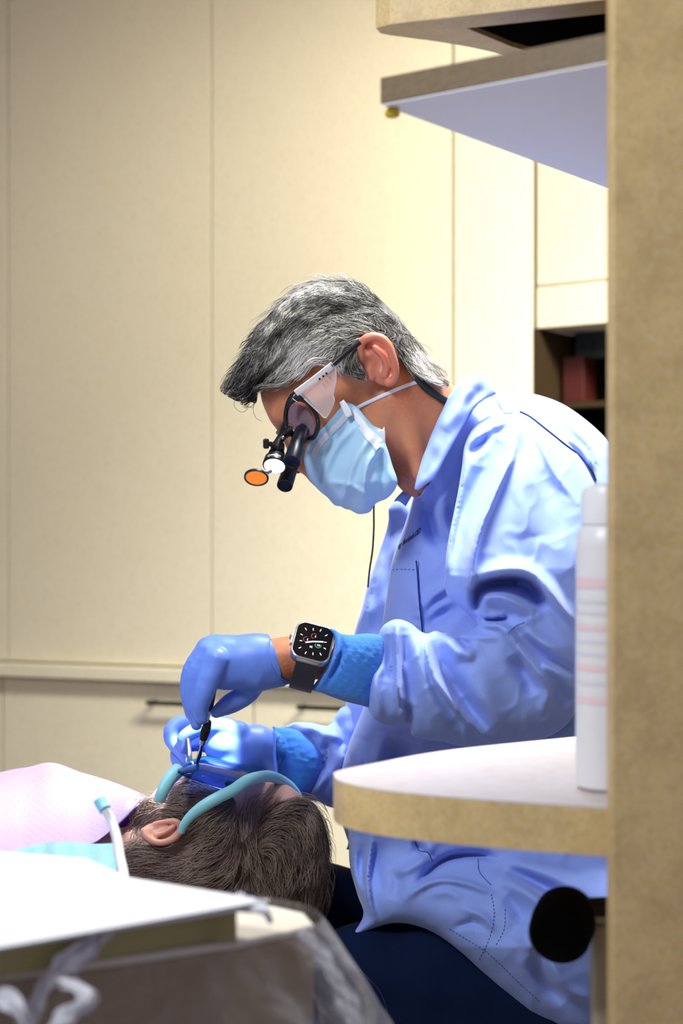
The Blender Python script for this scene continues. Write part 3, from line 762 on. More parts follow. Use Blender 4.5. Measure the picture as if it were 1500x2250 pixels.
# blue barrier sheet behind the tray
V, Fs = [], []; nu, nv = 50, 14
for i in range(nu+1):
    for j in range(nv+1):
        u, v = i/nu, j/nv; px = -60+u*315; top = 1885-35*math.sin(min(1, u*1.25)*math.pi/2)+4*math.sin(u*9); py = top+v*75
        Y = 1.62-v*.16+.012*math.sin(u*17+v*3)+.006*math.sin(u*41)
        V.append(W(px, py, Y))
for i in range(nu):
    for j in range(nv): k = i*(nv+1)+j; Fs.append((k, k+1, k+nv+2, k+nv+1))
o = mesh_obj('barrier_sheet', V, Fs, BLUEFILM); tag(o, 'translucent blue barrier film between the bib and the white tray', 'plastic cover')
# saliva ejector
se = empty('saliva_ejector', W(272, 1930, 1.46), 'white bendable suction tube with light blue tip in front of the patient', 'suction tube')
pts = crom3([W(230, 1777, 1.50), W(243, 1800, 1.50), W(256, 1840, 1.49), W(263, 1885, 1.475), W(271, 1925, 1.46), W(276, 1990, 1.44)], .004)
tube('tube', pts, [.0042+.0012*i/len(pts) for i in range(len(pts))], mat('tube_vinyl', (.80, .78, .82), .4, sss=.2), se, 14)
tp = crom3([W(218, 1757, 1.505), W(224, 1768, 1.503), W(231, 1779, 1.50)], .003)
tube('tip', tp, .0058, mat('tip_blue', (.25, .62, .78), .4), se, 16)

# ================================================================== THE DENTIST
def lerp(x, a, b): return np.clip((x-a)/(b-a), 0, 1)
man = empty('person', (W(1100, 0, 1.98)[0], 1.98, 0), 'grey haired person in a blue coat and face mask leaning over the patient', 'person')
S = Solid((540, 590, -320), (1480, 2200, 520), 4.0, 1.92)
# skull, brow, jaw
S.ell((764, 782, 0), (150, 124, 122), .0, 10)
S.ell((706, 878, 0), (140, 108, 116), .45, 24)
S.ell((742, 985, 0), (84, 100, 92), .2, 24)
S.rc((848, 880, -60), (800, 1050, -28), 46, 36, 26).rc((848, 880, 60), (800, 1050, 28), 46, 36, 26)
S.rc((800, 1050, -28), (772, 1082, 0), 36, 34, 20).rc((800, 1050, 28), (772, 1082, 0), 36, 34, 20)
S.rc((622, 925, 0), (664, 1015, 0), 16, 22, 18)                       # nose
S.rc((612, 912, -50), (612, 912, 50), 14, 14, 18)                     # brow ridge
S.ell((664, 950, -58), (26, 20, 24), .5, 12, 'sub').ell((664, 950, 58), (26, 20, 24), .5, 12, 'sub')
S.ell((700, 1050, 0), (22, 9, 34), .5, 8)                              # lips
# neck
S.rc((880, 860, 0), (1000, 1010, 60), 98, 98, 26)
S.rc((862, 950, 0), (922, 1034, 10), 62, 58, 30)
S.rc((880, 880, -78), (925, 1040, -66), 22, 20, 30)
# trunk
S.rc((1130, 1060, 150), (1120, 1500, 170), 120, 125, 60).rc((1000, 1010, 60), (1120, 1080, 150), 95, 110, 60)
S.rc((1120, 1500, 170), (1170, 1950, 150), 125, 150, 50)
S.rc((1130, 1060, 150), (1150, 1030, -60), 90, 60, 40).rc((1130, 1060, 150), (1090, 1040, 380), 90, 60, 40)
# near arm to the wrist, far arm to the wrist
S.rc((1160, 1060, -90), (1180, 1490, -200), 62, 48, 20).rc((1180, 1490, -200), (880, 1475, -258), 48, 38, 14)
S.chain([(880, 1475, -230, 38), (710, 1450, -232, 44), (655, 1446, -225, 49), (606, 1448, -225, 46), (580, 1448, -225, 40)], 10)
S.rc((1090, 1060, 380), (1000, 1550, 360), 60, 46, 20).chain([(1000, 1550, 360, 46), (700, 1660, 260, 38), (625, 1653, 220, 39), (606, 1652, 212, 43), (590, 1650, 200, 44)], 10)
bodyo = S.build('body', SKIN, man, 3)

# near ear
E = Solid((755, 705, -200), (905, 880, -60), 1.7, 1.92)
E.ell((836, 792, -126), (36, 56, 9), -.25, 6)
E.chain([(808, 800, -124, 7), (795, 778, -134, 8), (793, 758, -141, 9), (803, 745, -146, 10), (820, 740, -149, 10.5), (838, 744, -150, 10), (852, 758, -150, 9.5), (861, 780, -149, 9), (867, 800, -147, 8.5), (869, 820, -144, 8), (863, 836, -140, 9), (853, 842, -137, 9)], 5)
E.chain([(822, 765, -140, 6), (840, 782, -143, 7), (850, 805, -141, 8), (846, 825, -138, 7)], 7)
E.rc((812, 815, -130), (816, 830, -132), 8, 7, 6)
E.ell((826, 806, -146), (13, 17, 16), -.2, 6, 'sub').ell((812, 772, -148), (9, 13, 9), .5, 6, 'sub')
E.rc((800, 790, -122), (850, 830, -120), 16, 12, 14)
ear = E.build('ear', SKINEAR, man, 2)
E2 = Solid((755, 705, 60), (905, 880, 200), 3, 1.92); E2.ell((836, 792, 130), (36, 56, 11), -.25, 6)
E2.chain([(795, 778, 138, 8), (803, 745, 146, 9), (838, 744, 150, 9), (861, 780, 149, 9), (869, 820, 144, 8), (853, 842, 137, 9)], 5); E2.build('ear', SKINEAR, man, 2)
# eyes
for q in (-56, 56):
    Y = 1.92*(1+q/F); V, Fs = [], []
    c = Vector(W(662, 948, Y)); lathe('eye', [(.001, -.0115), (.006, -.0098), (.0098, -.006), (.0115, 0), (.0098, .006), (.006, .0098), (.001, .0115)], c, mat('eye', (.75, .7, .68), .15), man, 16)

# hair: modelled cap, then strands combed along strokes
hairP = [(499, 851), (514, 815), (532, 784), (554, 742), (563, 718), (584, 700), (604, 676), (629, 655), (653, 631), (676, 620), (702, 615), (733, 617), (757, 617), (782, 620), (803, 629), (830, 652), (854, 676), (879, 701), (899, 728), (917, 756), (937, 784), (955, 805), (969, 829), (970, 841), (948, 836), (926, 832), (908, 818), (892, 797), (880, 784), (868, 770), (858, 752), (838, 740), (815, 738), (797, 746), (789, 762), (790, 785), (796, 806), (799, 820), (778, 815), (758, 812), (748, 800), (736, 790), (722, 790), (690, 786), (668, 800), (659, 817), (636, 832), (618, 843), (594, 844), (567, 845), (566, 866), (562, 886), (548, 881), (529, 867), (511, 858)]
def hairY(px, py): return 1.92-.0*px
hair = inflate('hair', hairP, 1.92, None, man, step=6, hmax=152, k=1.32, noise=[(46, .0028, 3), (20, .0012, 4)],
               folds=[([(560, 700), (640, 690), (720, 735), (800, 720)], 14, .004), ([(520, 800), (580, 740), (650, 700)], 12, .006), ([(540, 850), (600, 790), (660, 760)], 14, .006), ([(620, 660), (720, 650), (820, 700)], 16, .005)])
drape(hair, bvh_of(bodyo), .007, 1.92)
HB = mat('hair_base', (0.045, 0.042, 0.036), 0.6, noise=[(60, (0.10, 0.095, 0.085), .4, .65, (1, 1, 1))]); hair.data.materials.clear(); hair.data.materials.append(HB)  # dark cap paints the shade in the gaps between strands
HS = mat('hair_strand', (.3, .3, .3), 0.6, spec=.3, attr='col')
hb = bvh_of(hair)
U1 = lambda P: [(480+u/2.885, 590+v/2.885) for u, v in P]
gD = [U1(g) for g in ([(1050, 230), (900, 120), (700, 90), (550, 130), (430, 220), (330, 350), (250, 480), (150, 620), (60, 770)],
     [(1150, 350), (950, 260), (750, 220), (560, 250), (430, 350), (360, 480), (280, 620), (200, 740), (110, 810)],
     [(1150, 440), (900, 370), (700, 350), (560, 420), (470, 520), (400, 640), (290, 730), (200, 800)],
     [(900, 460), (750, 440), (640, 500), (560, 570), (490, 660), (380, 730), (250, 760)],
     [(1000, 300), (1130, 420), (1230, 540), (1320, 620), (1410, 710)], [(1050, 430), (1130, 500), (1200, 620), (1270, 690), (1400, 720)], [(1080, 260), (1200, 400), (1300, 540), (1400, 660)],
     [(890, 470), (860, 560), (890, 660)], [(850, 450), (770, 520), (750, 600)])]
def palD(t, x, y, r):
    # salt-and-pepper: white at the temples and nape, darker along the crown and the quiff
    s = .42+.55*math.exp(-(((x-690)/75)**2+((y-765)/45)**2))+.35*math.exp(-(((x-925)/50)**2+((y-790)/50)**2))+.30*math.exp(-(((x-690)/70)**2+((y-640)/30)**2))-.22*math.exp(-(((x-560)/55)**2+((y-830)/60)**2))-.12*math.exp(-(((x-800)/60)**2+((y-670)/40)**2))
    v = min(.95, max(.02, s+.26*t)); v = v*v*.95+.015
    k = r.uniform(.86, 1.0); return (v, v*.97*(.95+.05*k), v*(.82+.12*v))
strands('strand', hb, gD, hairP, 11500, 84, .95, .0055, palD, HS, hair, 3, .26, 1.9, .22)
strands('strand', hb, gD, hairP, 900, 60, 2.6, .004, palD, HS, hair, 4, .3, 1.9, .2, mirrorY=1.92)
# loose curls on the forehead
cv = []
for P in ([(530, 870), (518, 876), (514, 890), (522, 902), (536, 905), (544, 897)], [(560, 880), (556, 900), (562, 918), (574, 925)], [(548, 885), (541, 897), (533, 893)], [(600, 838), (640, 836), (668, 824), (684, 806)], [(590, 842), (630, 850), (662, 843), (680, 836)], [(560, 846), (548, 868), (530, 880)]):
    cv.append(tube_data(crom3([W(x, y, 1.855) for x, y in P], .002), .00026, 4, False))
multi('curl', cv, mat('curl', (.10, .095, .09), .4), hair)

# trousers
T = Solid((560, 1840, -240), (1560, 3300, 420), 8, 1.97)
T.rc((1380, 2300, -30), (800, 2160, -30), 150, 136, 20).rc((1380, 2300, -30), (960, 2160, -34), 150, 144, 20).rc((1380, 2370, -30), (840, 2280, -30), 150, 135, 30).rc((1380, 2420, -30), (820, 2360, -30), 150, 140, 30).rc((800, 2190, -30), (800, 3120, 0), 110, 62, 30)
T.rc((1380, 2260, 250), (700, 2010, 220), 150, 118, 20).rc((700, 2010, 220), (740, 3150, 240), 100, 62, 30).rc((1390, 2270, 0), (1390, 2270, 240), 160, 160, 40)
tro = T.build('trousers', NAVY, man, 3, noise=(120, 1.2))
for q, x in ((0, 760), (240, 700)):
    Sh = Solid((450, 3050, q-100), (960, 3330, q+100), 8, 1.97); Sh.rc((x+60, 3215, q), (x-130, 3235, q), 46, 34, 20, sq=.9); Sh.build('shoe', BLACK, man, 2)
tb = bvh_of(tro)
tube('seam', surf_line(tb, [(738, 2068), (770, 2110), (810, 2150), (840, 2190), (860, 2260)], .0005), .0006, THREAD, man, 5)

# stool under the hips
so = empty('operator_stool', (.38, 1.98, 0), 'navy round stool under the seated person in the blue coat', 'stool')
lathe('seat', [(.10, 0), (.185, .008), (.20, .03), (.195, .055), (.17, .066), (.02, .068)], (.38, 1.98, .305), mat('stool_vinyl', (.01, .015, .04), .45), so, 40)
tube('column', [(.38, 1.98, .05), (.38, 1.98, .308)], .022, STEEL, so, 20)
for k in range(5):
    a = math.radians(72*k+20); fx, fy = .38+.26*math.cos(a), 1.98+.26*math.sin(a)
    tube('leg', [(.38, 1.98, .085), (fx, fy, .058)], .014, BLACK, so, 10); lathe('caster', [(.012, -.012), (.026, -.010), (.026, .010), (.012, .012)], (fx, fy, .0265), BLACK, so, 20, axis=(1, 0, 0))
# coat ------------------------------------------------------------
def R3(P): return [(780+u/2.5, 800+v/2.5) for u, v in P]
def R6(P): return [(680+u/2.083, 1580+v/2.083) for u, v in P]
farP = [(912, 1072), (880, 1092), (860, 1105), (853, 1120), (854, 1138), (850, 1160), (842, 1186), (822, 1240), (808, 1280), (795, 1330), (782, 1375), (772, 1430), (768, 1500), (758, 1560), (750, 1640), (742, 1700), (745, 1780), (765, 1850), (780, 1870), (1000, 1880), (1020, 1500), (1000, 1200), (960, 1080)]
far = inflate('coat_front', farP, 2.075, COAT, man, step=9, hmax=110, folds=[(R3([(100, 1100), (60, 1260), (70, 1400)]), 14, .008), (R3([(200, 800), (180, 950), (120, 1080)]), 18, -.012)], noise=[(70, .003, 8)])
torP = [(1040, 850), (1090, 864), (1140, 861), (1190, 870), (1240, 890), (1290, 925), (1335, 968), (1390, 1040), (1430, 1130), (1455, 1260), (1460, 1450), (1460, 1650), (1450, 1850), (1440, 2000), (1420, 2150), (1370, 2250), (1290, 2290), (1225, 2262), (1160, 2228), (1110, 2185), (1060, 2140), (1010, 2092), (960, 2055), (910, 2033), (860, 2029), (805, 2045), (772, 2058, 'c'), (798, 2010), (785, 1965), (768, 1900), (765, 1830), (752, 1760), (750, 1700), (768, 1630), (800, 1550), (830, 1450), (838, 1400), (842, 1355), (850, 1300), (860, 1240), (873, 1195), (890, 1150), (905, 1100), (915, 1060), (935, 985), (952, 930), (985, 880)]
def torY(px, py):
    Y = 2.0-.10*lerp(py, 1800, 2080)**1.3
    return Y+.03*np.exp(-((py-1880)/60.0)**2)
torF = [
 (R3([(405, 760), (420, 850), (440, 930), (490, 1010)]), 17, -.020), (R3([(370, 800), (350, 900), (320, 1050)]), 20, .008),
 (R3([(480, 720), (470, 850), (500, 980)]), 15, .012), (R3([(600, 430), (560, 600), (520, 800)]), 26, .018),
 (R3([(500, 700), (520, 560), (560, 440)]), 18, -.010),
 (R3([(640, 330), (590, 420), (560, 560)]), 15, -.012),
 (R3([(400, 1300), (470, 1240), (560, 1200)]), 12, .006), (R3([(400, 1430), (480, 1380), (570, 1330)]), 14, -.010), (R3([(390, 1370), (450, 1300), (520, 1270)]), 8, -.006),
 (R3([(330, 1250), (345, 1330), (355, 1430)]), 10, .004),
 # back and yoke
 (R3([(990, 170), (1150, 290), (1260, 430), (1330, 600)]), 9, .006), (R3([(1060, 180), (1200, 300), (1300, 440), (1360, 620)]), 10, -.006),
 (R3([(1160, 400), (1250, 480), (1310, 580)]), 7, .006), (R3([(1250, 420), (1310, 520), (1340, 620)]), 6, -.007, 'cl'),
 (R3([(690, 210), (740, 180), (790, 230)]), 10, .005),
 # below the forearm
 (R6([(230, 90), (215, 150), (215, 230), (190, 330)]), 16, .02), (R6([(190, 60), (170, 130), (160, 200)]), 12, -.014), (R6([(430, 100), (400, 180), (360, 260)]), 24, -.02), (R6([(330, 50), (310, 150), (280, 250)]), 16, .012),
 # skirt
 (R6([(205, 530), (190, 640), (200, 740), (250, 850)]), 14, .014), (R6([(290, 540), (275, 640), (265, 720), (275, 820), (300, 910)]), 9, .014, 'cl'),
 (R6([(320, 560), (300, 680), (330, 800)]), 16, -.010), (R6([(240, 600), (235, 700), (250, 780)]), 10, -.012),
 (R6([(490, 760), (560, 690), (640, 640), (760, 625), (850, 640)]), 10, -.022, 'cr'), (R6([(560, 560), (520, 640), (440, 690), (380, 700)]), 12, .010),
 (R6([(440, 820), (500, 770), (600, 735), (720, 750), (830, 790)]), 10, .012, 'cl'),
 (R6([(370, 690), (400, 740), (380, 830)]), 14, -.008), (R6([(470, 545), (500, 590), (570, 640)]), 8, -.010),
 (R6([(850, 720), (980, 780), (1080, 870), (1160, 1000)]), 18, .014), (R6([(880, 640), (1080, 700), (1250, 780), (1340, 860)]), 20, .016), (R6([(900, 690), (1050, 760), (1200, 850)]), 14, -.014),
 (R6([(900, 800), (960, 900), (940, 1000)]), 16, -.010), (R6([(1090, 1080), (1140, 1180), (1200, 1250), (1290, 1290)]), 12, .012), (R6([(1010, 1080), (1070, 1200), (1170, 1300)]), 16, -.012),
 (R6([(940, 900), (1000, 1040), (980, 1150)]), 18, .008), (R6([(660, 960), (740, 930), (800, 960)]), 8, -.006), (R6([(700, 870), (790, 900), (850, 970)]), 8, .006),
 (R6([(540, 800), (640, 790), (700, 830)]), 12, .005),
]
tor = inflate('coat', torP, torY, COAT, man, step=5.2, hmax=275, folds=torF, noise=[(110, .0012, 5), (-120, .0016, 71)])
drape(tor, bvh_of(bodyo), .006)
# near sleeve
slP = [(1112, 900), (1150, 900), (1205, 935), (1258, 985), (1300, 1050), (1322, 1130), (1328, 1260), (1322, 1400), (1300, 1500), (1266, 1562), (1240, 1596), (1200, 1620), (1140, 1633), (1100, 1639), (1050, 1641), (1004, 1638), (972, 1629), (932, 1625), (906, 1616), (896, 1596), (876, 1592), (848, 1594), (820, 1577), (808, 1553), (807, 1520), (812, 1482), (830, 1456), (833, 1420), (832, 1400), (840, 1377), (860, 1363), (880, 1361), (904, 1371), (922, 1386), (938, 1392), (956, 1386), (972, 1390), (1000, 1390), (1028, 1387), (1048, 1374), (1038, 1360), (1010, 1334), (981, 1304), (978, 1260), (980, 1220), (988, 1170), (996, 1130), (1006, 1080), (1014, 1030), (1020, 980), (1040, 938), (1078, 912)]
def slY(px, py):
    up = lerp(1250-py, 0, 380)
    return 1.775+.055*lerp(px, 820, 1280)+.125*up**1.2
slF = [
 (R3([(890, 330), (870, 480), (800, 640), (740, 780), (690, 900), (650, 1060), (636, 1220), (650, 1400)]), 16, .020, 'cl'),
 (R3([(760, 330), (700, 430), (640, 480), (610, 520)]), 12, -.012), (R3([(800, 400), (700, 600), (620, 780), (570, 980), (560, 1180)]), 26, -.020),
 (R3([(850, 300), (770, 340), (660, 420)]), 10, .008),
 (R3([(620, 400), (590, 550), (560, 750), (520, 950), (520, 1150)]), 14, .003),
 (R3([(950, 290), (1030, 460), (1110, 620), (1220, 760)]), 8, .006), (R3([(880, 480), (920, 620), (940, 800), (960, 960)]), 34, .010), (R3([(1000, 640), (1060, 800), (1130, 960)]), 40, -.006),
 (R3([(900, 400), (960, 520), (1080, 720)]), 18, -.006),
 # elbow crook
 (R3([(640, 1210), (700, 1165), (800, 1140), (900, 1135), (980, 1170), (1060, 1250), (1150, 1370), (1220, 1440)]), 17, .026, 'cr'),
 (R3([(665, 1380), (668, 1250), (740, 1210), (860, 1190), (960, 1210), (1010, 1290)]), 15, -.036),
 (R3([(720, 1230), (850, 1215), (960, 1260), (1010, 1330)]), 16, -.018),
 (R3([(700, 1380), (700, 1310), (760, 1270), (860, 1300), (1000, 1370)]), 12, .014),
 (R3([(700, 1400), (760, 1405), (820, 1395), (825, 1375)]), 7, -.016, 'cl'),
 (R3([(690, 1430), (760, 1430), (830, 1460), (900, 1530)]), 10, .012),
 (R3([(840, 1470), (900, 1430), (1000, 1390)]), 9, .004),
 # forearm
 (R3([(820, 1480), (900, 1560), (1000, 1680), (1065, 1780), (1040, 1890)]), 13, .014, 'cl'), (R3([(860, 1590), (930, 1700), (980, 1830)]), 18, -.012),
 (R3([(900, 1420), (1020, 1530), (1120, 1560), (1190, 1560)]), 16, .012), (R3([(920, 1480), (1040, 1600), (1150, 1660), (1215, 1700)]), 14, -.012), (R3([(1020, 1640), (1100, 1680), (1200, 1760)]), 13, .012), (R3([(1080, 1740), (1140, 1820), (1190, 1870)]), 18, -.010),
 (R3([(385, 1480), (400, 1600), (440, 1730), (560, 1900), (690, 2030), (770, 2085)]), 12, .015, 'cr'), (R3([(430, 1500), (470, 1640), (590, 1830), (740, 2010)]), 20, -.014),
 (R3([(490, 1490), (560, 1580), (620, 1600), (650, 1550)]), 13, .010), (R3([(560, 1500), (610, 1540), (640, 1530)]), 8, -.008),
 (R3([(640, 1620), (700, 1780), (760, 1940), (860, 2060)]), 30, .010), (R3([(460, 1460), (600, 1480), (700, 1500), (800, 1500)]), 10, .006),
 (R3([(235, 1410), (226, 1500), (230, 1700), (235, 1830), (280, 1960)]), 11, .014, 'cr'), (R3([(180, 1480), (200, 1600), (190, 1750)]), 16, -.010), (R3([(280, 1480), (275, 1600), (280, 1750), (320, 1880)]), 16, -.010),
 (R3([(240, 1860), (290, 1900), (290, 2000)]), 10, -.012), (R3([(140, 1640), (110, 1720), (110, 1830), (150, 1950)]), 12, .008), (R3([(330, 1480), (350, 1640), (420, 1850), (520, 2020)]), 18, .010),
]
slv = inflate('sleeve', slP, slY, COAT, man, step=4.5, hmax=150, k=.82, folds=slF, noise=[(90, .0007, 15), (-95, .0014, 72)])
# far sleeve
fsP = [(625, 1600), (636, 1592), (650, 1587), (682, 1588), (721, 1594), (738, 1569), (762, 1550), (860, 1530), (930, 1600), (920, 1730), (850, 1790), (735, 1776), (700, 1762), (668, 1752), (690, 1700), (694, 1652), (670, 1622)]
fsl = inflate('sleeve', fsP, lambda x, y: 2.03+.0003*(x-640), COAT, man, step=6, hmax=80, folds=[(R6([(60, 60), (110, 80), (165, 100)]), 8, .008), (R6([(70, 100), (80, 170), (60, 240)]), 10, -.012), (R6([(165, 110), (150, 180), (160, 230)]), 7, .012, 'cl'), ([(664, 1592), (700, 1604), (712, 1630)], 10, .008), ([(740, 1580), (752, 1610), (758, 1650)], 9, -.008), ([(682, 1750), (710, 1716), (716, 1700)], 8, .008)], noise=[(50, .002, 22)])
# collar and lapels
colP = [(982, 876, 'c'), (994, 858), (1006, 840), (1016, 832), (1028, 828), (1044, 825), (1058, 827), (1074, 842), (1090, 864, 'c'), (1070, 874), (1052, 886), (1036, 902), (1022, 926), (1000, 966), (980, 1002), (966, 1030), (952, 1052), (936, 1064), (918, 1077), (910, 1075, 'c'), (914, 1054), (920, 1032), (928, 1006), (938, 980), (945, 960), (953, 942), (962, 920), (972, 900)]
def colY(px, py): return 1.838+.00026*(1076-py)+.0002*np.clip(px-1010, 0, 100)
col = inflate('collar', colP, colY, COAT, man, step=5, hmax=9, edge=.0012, folds=[([(1036, 850), (1010, 890), (975, 950)], 14, .006), ([(1000, 960), (960, 1030), (925, 1068)], 9, .004), ([(1060, 850), (1020, 900)], 10, -.003)], noise=[(60, .0015, 31)])
lapP = [(922, 1052, 'c'), (905, 1062), (888, 1076), (872, 1092), (864, 1103, 'c'), (874, 1101), (884, 1107), (891, 1113, 'c'), (901, 1096), (912, 1080), (924, 1066)]
inflate('lapel', lapP, 1.93, COAT, man, step=3.5, hmax=8, edge=.001, folds=[([(880, 1092), (900, 1086)], 6, .003)])
bb0 = bvh_of(bodyo); drape(slv, bb0, .006); drape(fsl, bb0, .006)
tall = bvh_of(tor); sall = bvh_of(slv)
# pocket: a stitched patch standing proud of the coat
pkP = [(856, 1238), (866, 1232), (888, 1228), (916, 1229), (918, 1262), (922, 1310), (926, 1360), (930, 1410), (880, 1420), (836, 1420), (842, 1340), (849, 1290), (850, 1262)]
L = outline(pkP, 5); lo, hi = L.min(0), L.max(0); st = 5
gx = np.arange(lo[0], hi[0], st); gy = np.arange(lo[1], hi[1], st); pts = [(x, y) for x in gx for y in gy]; PA = np.array(pts); ins = inside(PA, L); d_, _, _ = seg_dist(PA, L, True); PA = PA[ins & (d_ > 2.5)]
res = delaunay_2d_cdt([Vector(a) for a in np.concatenate([L, PA])], [(i, (i+1) % len(L)) for i in range(len(L))], [list(range(len(L)))], 2, 1e-4)
V, ok = [], []
for v in res[0]:
    q, n = hit(tall, v.x, v.y, .0028+.0012*math.sin(v.y*.28)*max(0, 1-abs(v.x-916)/18)*(v.y > 1290)); ok.append(q is not None); V.append(tuple(q) if q else (0, 0, 0))
nV = len(V); Vb = []
for v, k in zip(res[0], ok):
    q, n = hit(tall, v.x, v.y, .0002); Vb.append(tuple(q) if q else (0, 0, 0))
Fs = [tuple(f) for f in res[2] if all(ok[i] for i in f)]; ecount = {}
for f in Fs:
    for a, b in zip(f, f[1:]+f[:1]): ecount[(a, b)] = 1
rim = [(a, b) for (a, b) in ecount if (b, a) not in ecount]
pk = mesh_obj('pocket', V+Vb, Fs+[(b, a, a+nV, b+nV) for a, b in rim], COAT, man); autosmooth(pk, .9)
bm = bmesh.new(); bm.from_mesh(pk.data); seen = set(); isl = []
for v0 in bm.verts:
    if v0 in seen: continue
    st_ = [v0]; seen.add(v0); comp = []
    while st_:
        v1 = st_.pop(); comp.append(v1)
        for e in v1.link_edges:
            v2 = e.other_vert(v1)
            if v2 not in seen: seen.add(v2); st_.append(v2)
    isl.append(comp)
isl.sort(key=len); bmesh.ops.delete(bm, geom=[v for c in isl[:-1] for v in c], context='VERTS'); bm.to_mesh(pk.data); bm.free()
def stitch(name, b, P, lift=.0007, r=.0005, m=SEAM, dashed=False, parent=man):
    pts = surf_line(b, P, lift, 4)
    if len(pts) < 2: return
    if not dashed: return tube(name, pts, r, m, parent, 5)
    parts = [tube_data(pts[i:i+2], r, 4) for i in range(0, len(pts)-1, 2)]
    return multi(name, parts, m, parent)
pb = bvh_of(pk)
stitch('stitching', pb, [(862, 1252), (880, 1251), (914, 1252)], dashed=True); stitch('stitching', pb, [(914, 1232), (917, 1262), (920, 1310), (925, 1360), (929, 1405)], .0012, .0009, THREAD)
text_on('embroidery', 'eg Sandquis DD', (873, 1206), (8.4, -6.0), (2.6, -17), THREAD, man, tall, shear=.45, bold=.03, spacing=.9)
both = bvh_of(tor, slv)
stitch('seam', both, R3([(905, 262), (960, 290), (1050, 360), (1150, 440), (1240, 510), (1300, 590), (1322, 640)]), .0012, .0013, THREAD)
stitch('seam', both, R3([(680, 212), (720, 185), (750, 178), (775, 195), (800, 240), (820, 268), (865, 270)]), .0006)
stitch('seam', tall, R3([(610, 300), (650, 245), (690, 200), (770, 165)]), .001, .0006, THREAD)
stitch('stitching', tall, R6([(830, 800), (845, 900), (820, 1010), (775, 1100)]), .0005, .0005, SEAM, True); stitch('stitching', tall, R6([(640, 960), (720, 1010), (800, 1060), (870, 1120), (940, 1190), (1050, 1290)]), .0005, .0005, SEAM, True)
stitch('stitching', tall, R6([(895, 870), (890, 960), (850, 1040)]), .0005, .0005, SEAM, True); stitch('seam', tall, R6([(770, 640), (778, 700), (830, 760)]), .0006, .0006)
stitch('thread', tall, R6([(478, 545), (500, 600), (540, 610), (562, 650)]), .001, .0005, THREAD)
stitch('seam', sall, R3([(840, 1480), (880, 1440), (930, 1420)]), .0005, .0005)
stitch('stitching', sall, [(835, 1402), (834, 1440), (818, 1478), (810, 1530)], .0006, .0005, THREAD, True)
# knit cuffs
k1 = [(724, 1382), (735, 1384), (746, 1391), (752, 1393), (775, 1395), (805, 1392), (840, 1398), (846, 1420), (842, 1470), (822, 1510), (816, 1552), (790, 1549), (757, 1541), (730, 1532), (706, 1522), (680, 1515, 'c'), (696, 1496), (710, 1475), (722, 1452), (731, 1425), (734, 1400)]
kn = inflate('knit_cuff', k1, lambda x, y: 1.772+.0*x, KNIT, man, step=4, hmax=76, folds=[([(732, 1386), (742, 1410), (736, 1445), (716, 1480), (700, 1512)], 7, .006), ([(748, 1392), (752, 1420), (742, 1460), (722, 1500)], 6, -.005)], noise=[(14, .0004, 41)])
k2 = [(598, 1596), (610, 1598), (632, 1598), (664, 1610), (690, 1632), (704, 1652), (706, 1670), (698, 1705), (684, 1735), (668, 1756), (650, 1764), (620, 1730), (604, 1700), (607, 1680), (609, 1655), (608, 1630), (603, 1610)]
kn2 = inflate('knit_cuff', k2, lambda x, y: 2.03, KNIT, man, step=4, hmax=70, noise=[(14, .0004, 42)])

drape(kn, bvh_of(bodyo), .003); drape(kn2, bvh_of(bodyo), .003)
# gloves -----------------------------------------------------------
H = Solid((370, 1370, -330), (680, 1620, -80), 2.2, 1.92)
q0 = -225
H.rc((606, 1449, q0), (560, 1452, q0), 54, 58, 10, sq=1.15).rc((560, 1455, q0), (492, 1456, q0-2), 60, 60, 14, sq=1.25)
H.rc((610, 1482, q0), (636, 1492, q0+4), 20, 9, 14).rc((575, 1478, q0), (618, 1488, q0), 42, 16, 16)
H.rc((492, 1440, q0+10), (470, 1424, q0+10), 44, 30, 14)
H.cut((606, 1450, q0), (1, -.30, .12))
H.chain([(592, 1480, q0, 30), (612, 1488, q0, 20), (640, 1497, q0, 6)], 8)
H.chain([(478, 1450, q0-34, 30), (452, 1512, q0-42, 24), (441, 1552, q0-36, 19.5), (443, 1578, q0-32, 14.5)], 4)       # index
H.chain([(464, 1436, q0-8, 32), (431, 1492, q0-14, 23), (422, 1542, q0-12, 18), (431, 1592, q0-14, 12.5)], 4)          # middle
H.chain([(460, 1430, q0+22, 32), (424, 1476, q0+22, 22), (414, 1530, q0+18, 17), (420, 1570, q0+12, 13)], 4)        # ring
H.chain([(458, 1430, q0+50, 28), (420, 1470, q0+52, 19), (410, 1516, q0+48, 15), (418, 1548, q0+42, 12)], 4)        # little
H.chain([(560, 1480, q0+30, 34), (545, 1520, q0+34, 25), (506, 1546, q0+18, 22), (476, 1564, q0-4, 14)], 8)          # thumb
H.ell((500, 1500, q0-30), (30, 12, 22), .1, 14, 'sub') if False else None
g1 = H.build('glove', NITRILE, man, 2, noise=(60, .5))
gb = bvh_of(g1)
tube('glove_rim', [q for q in (hit(gb, x, y, .0003)[0] for x, y in crom([(594, 1401), (590, 1415), (589, 1432), (592, 1452), (600, 1472), (612, 1487), (630, 1497)], False, 3)) if q is not None], .0009, NITRILE, g1, 8)
cuffr = [(640, 1398), (633, 1412), (630, 1430), (632, 1450), (640, 1470), (652, 1484), (664, 1494)]
for P in ([(447, 1512), (442, 1520), (450, 1524)], [(455, 1508), (452, 1516), (462, 1522)], [(478, 1512), (481, 1519)], [(466, 1510), (468, 1518)]):
    pass
H = Solid((345, 1560, -60), (640, 1730, 210), 2.2, 1.92)
q0 = 95
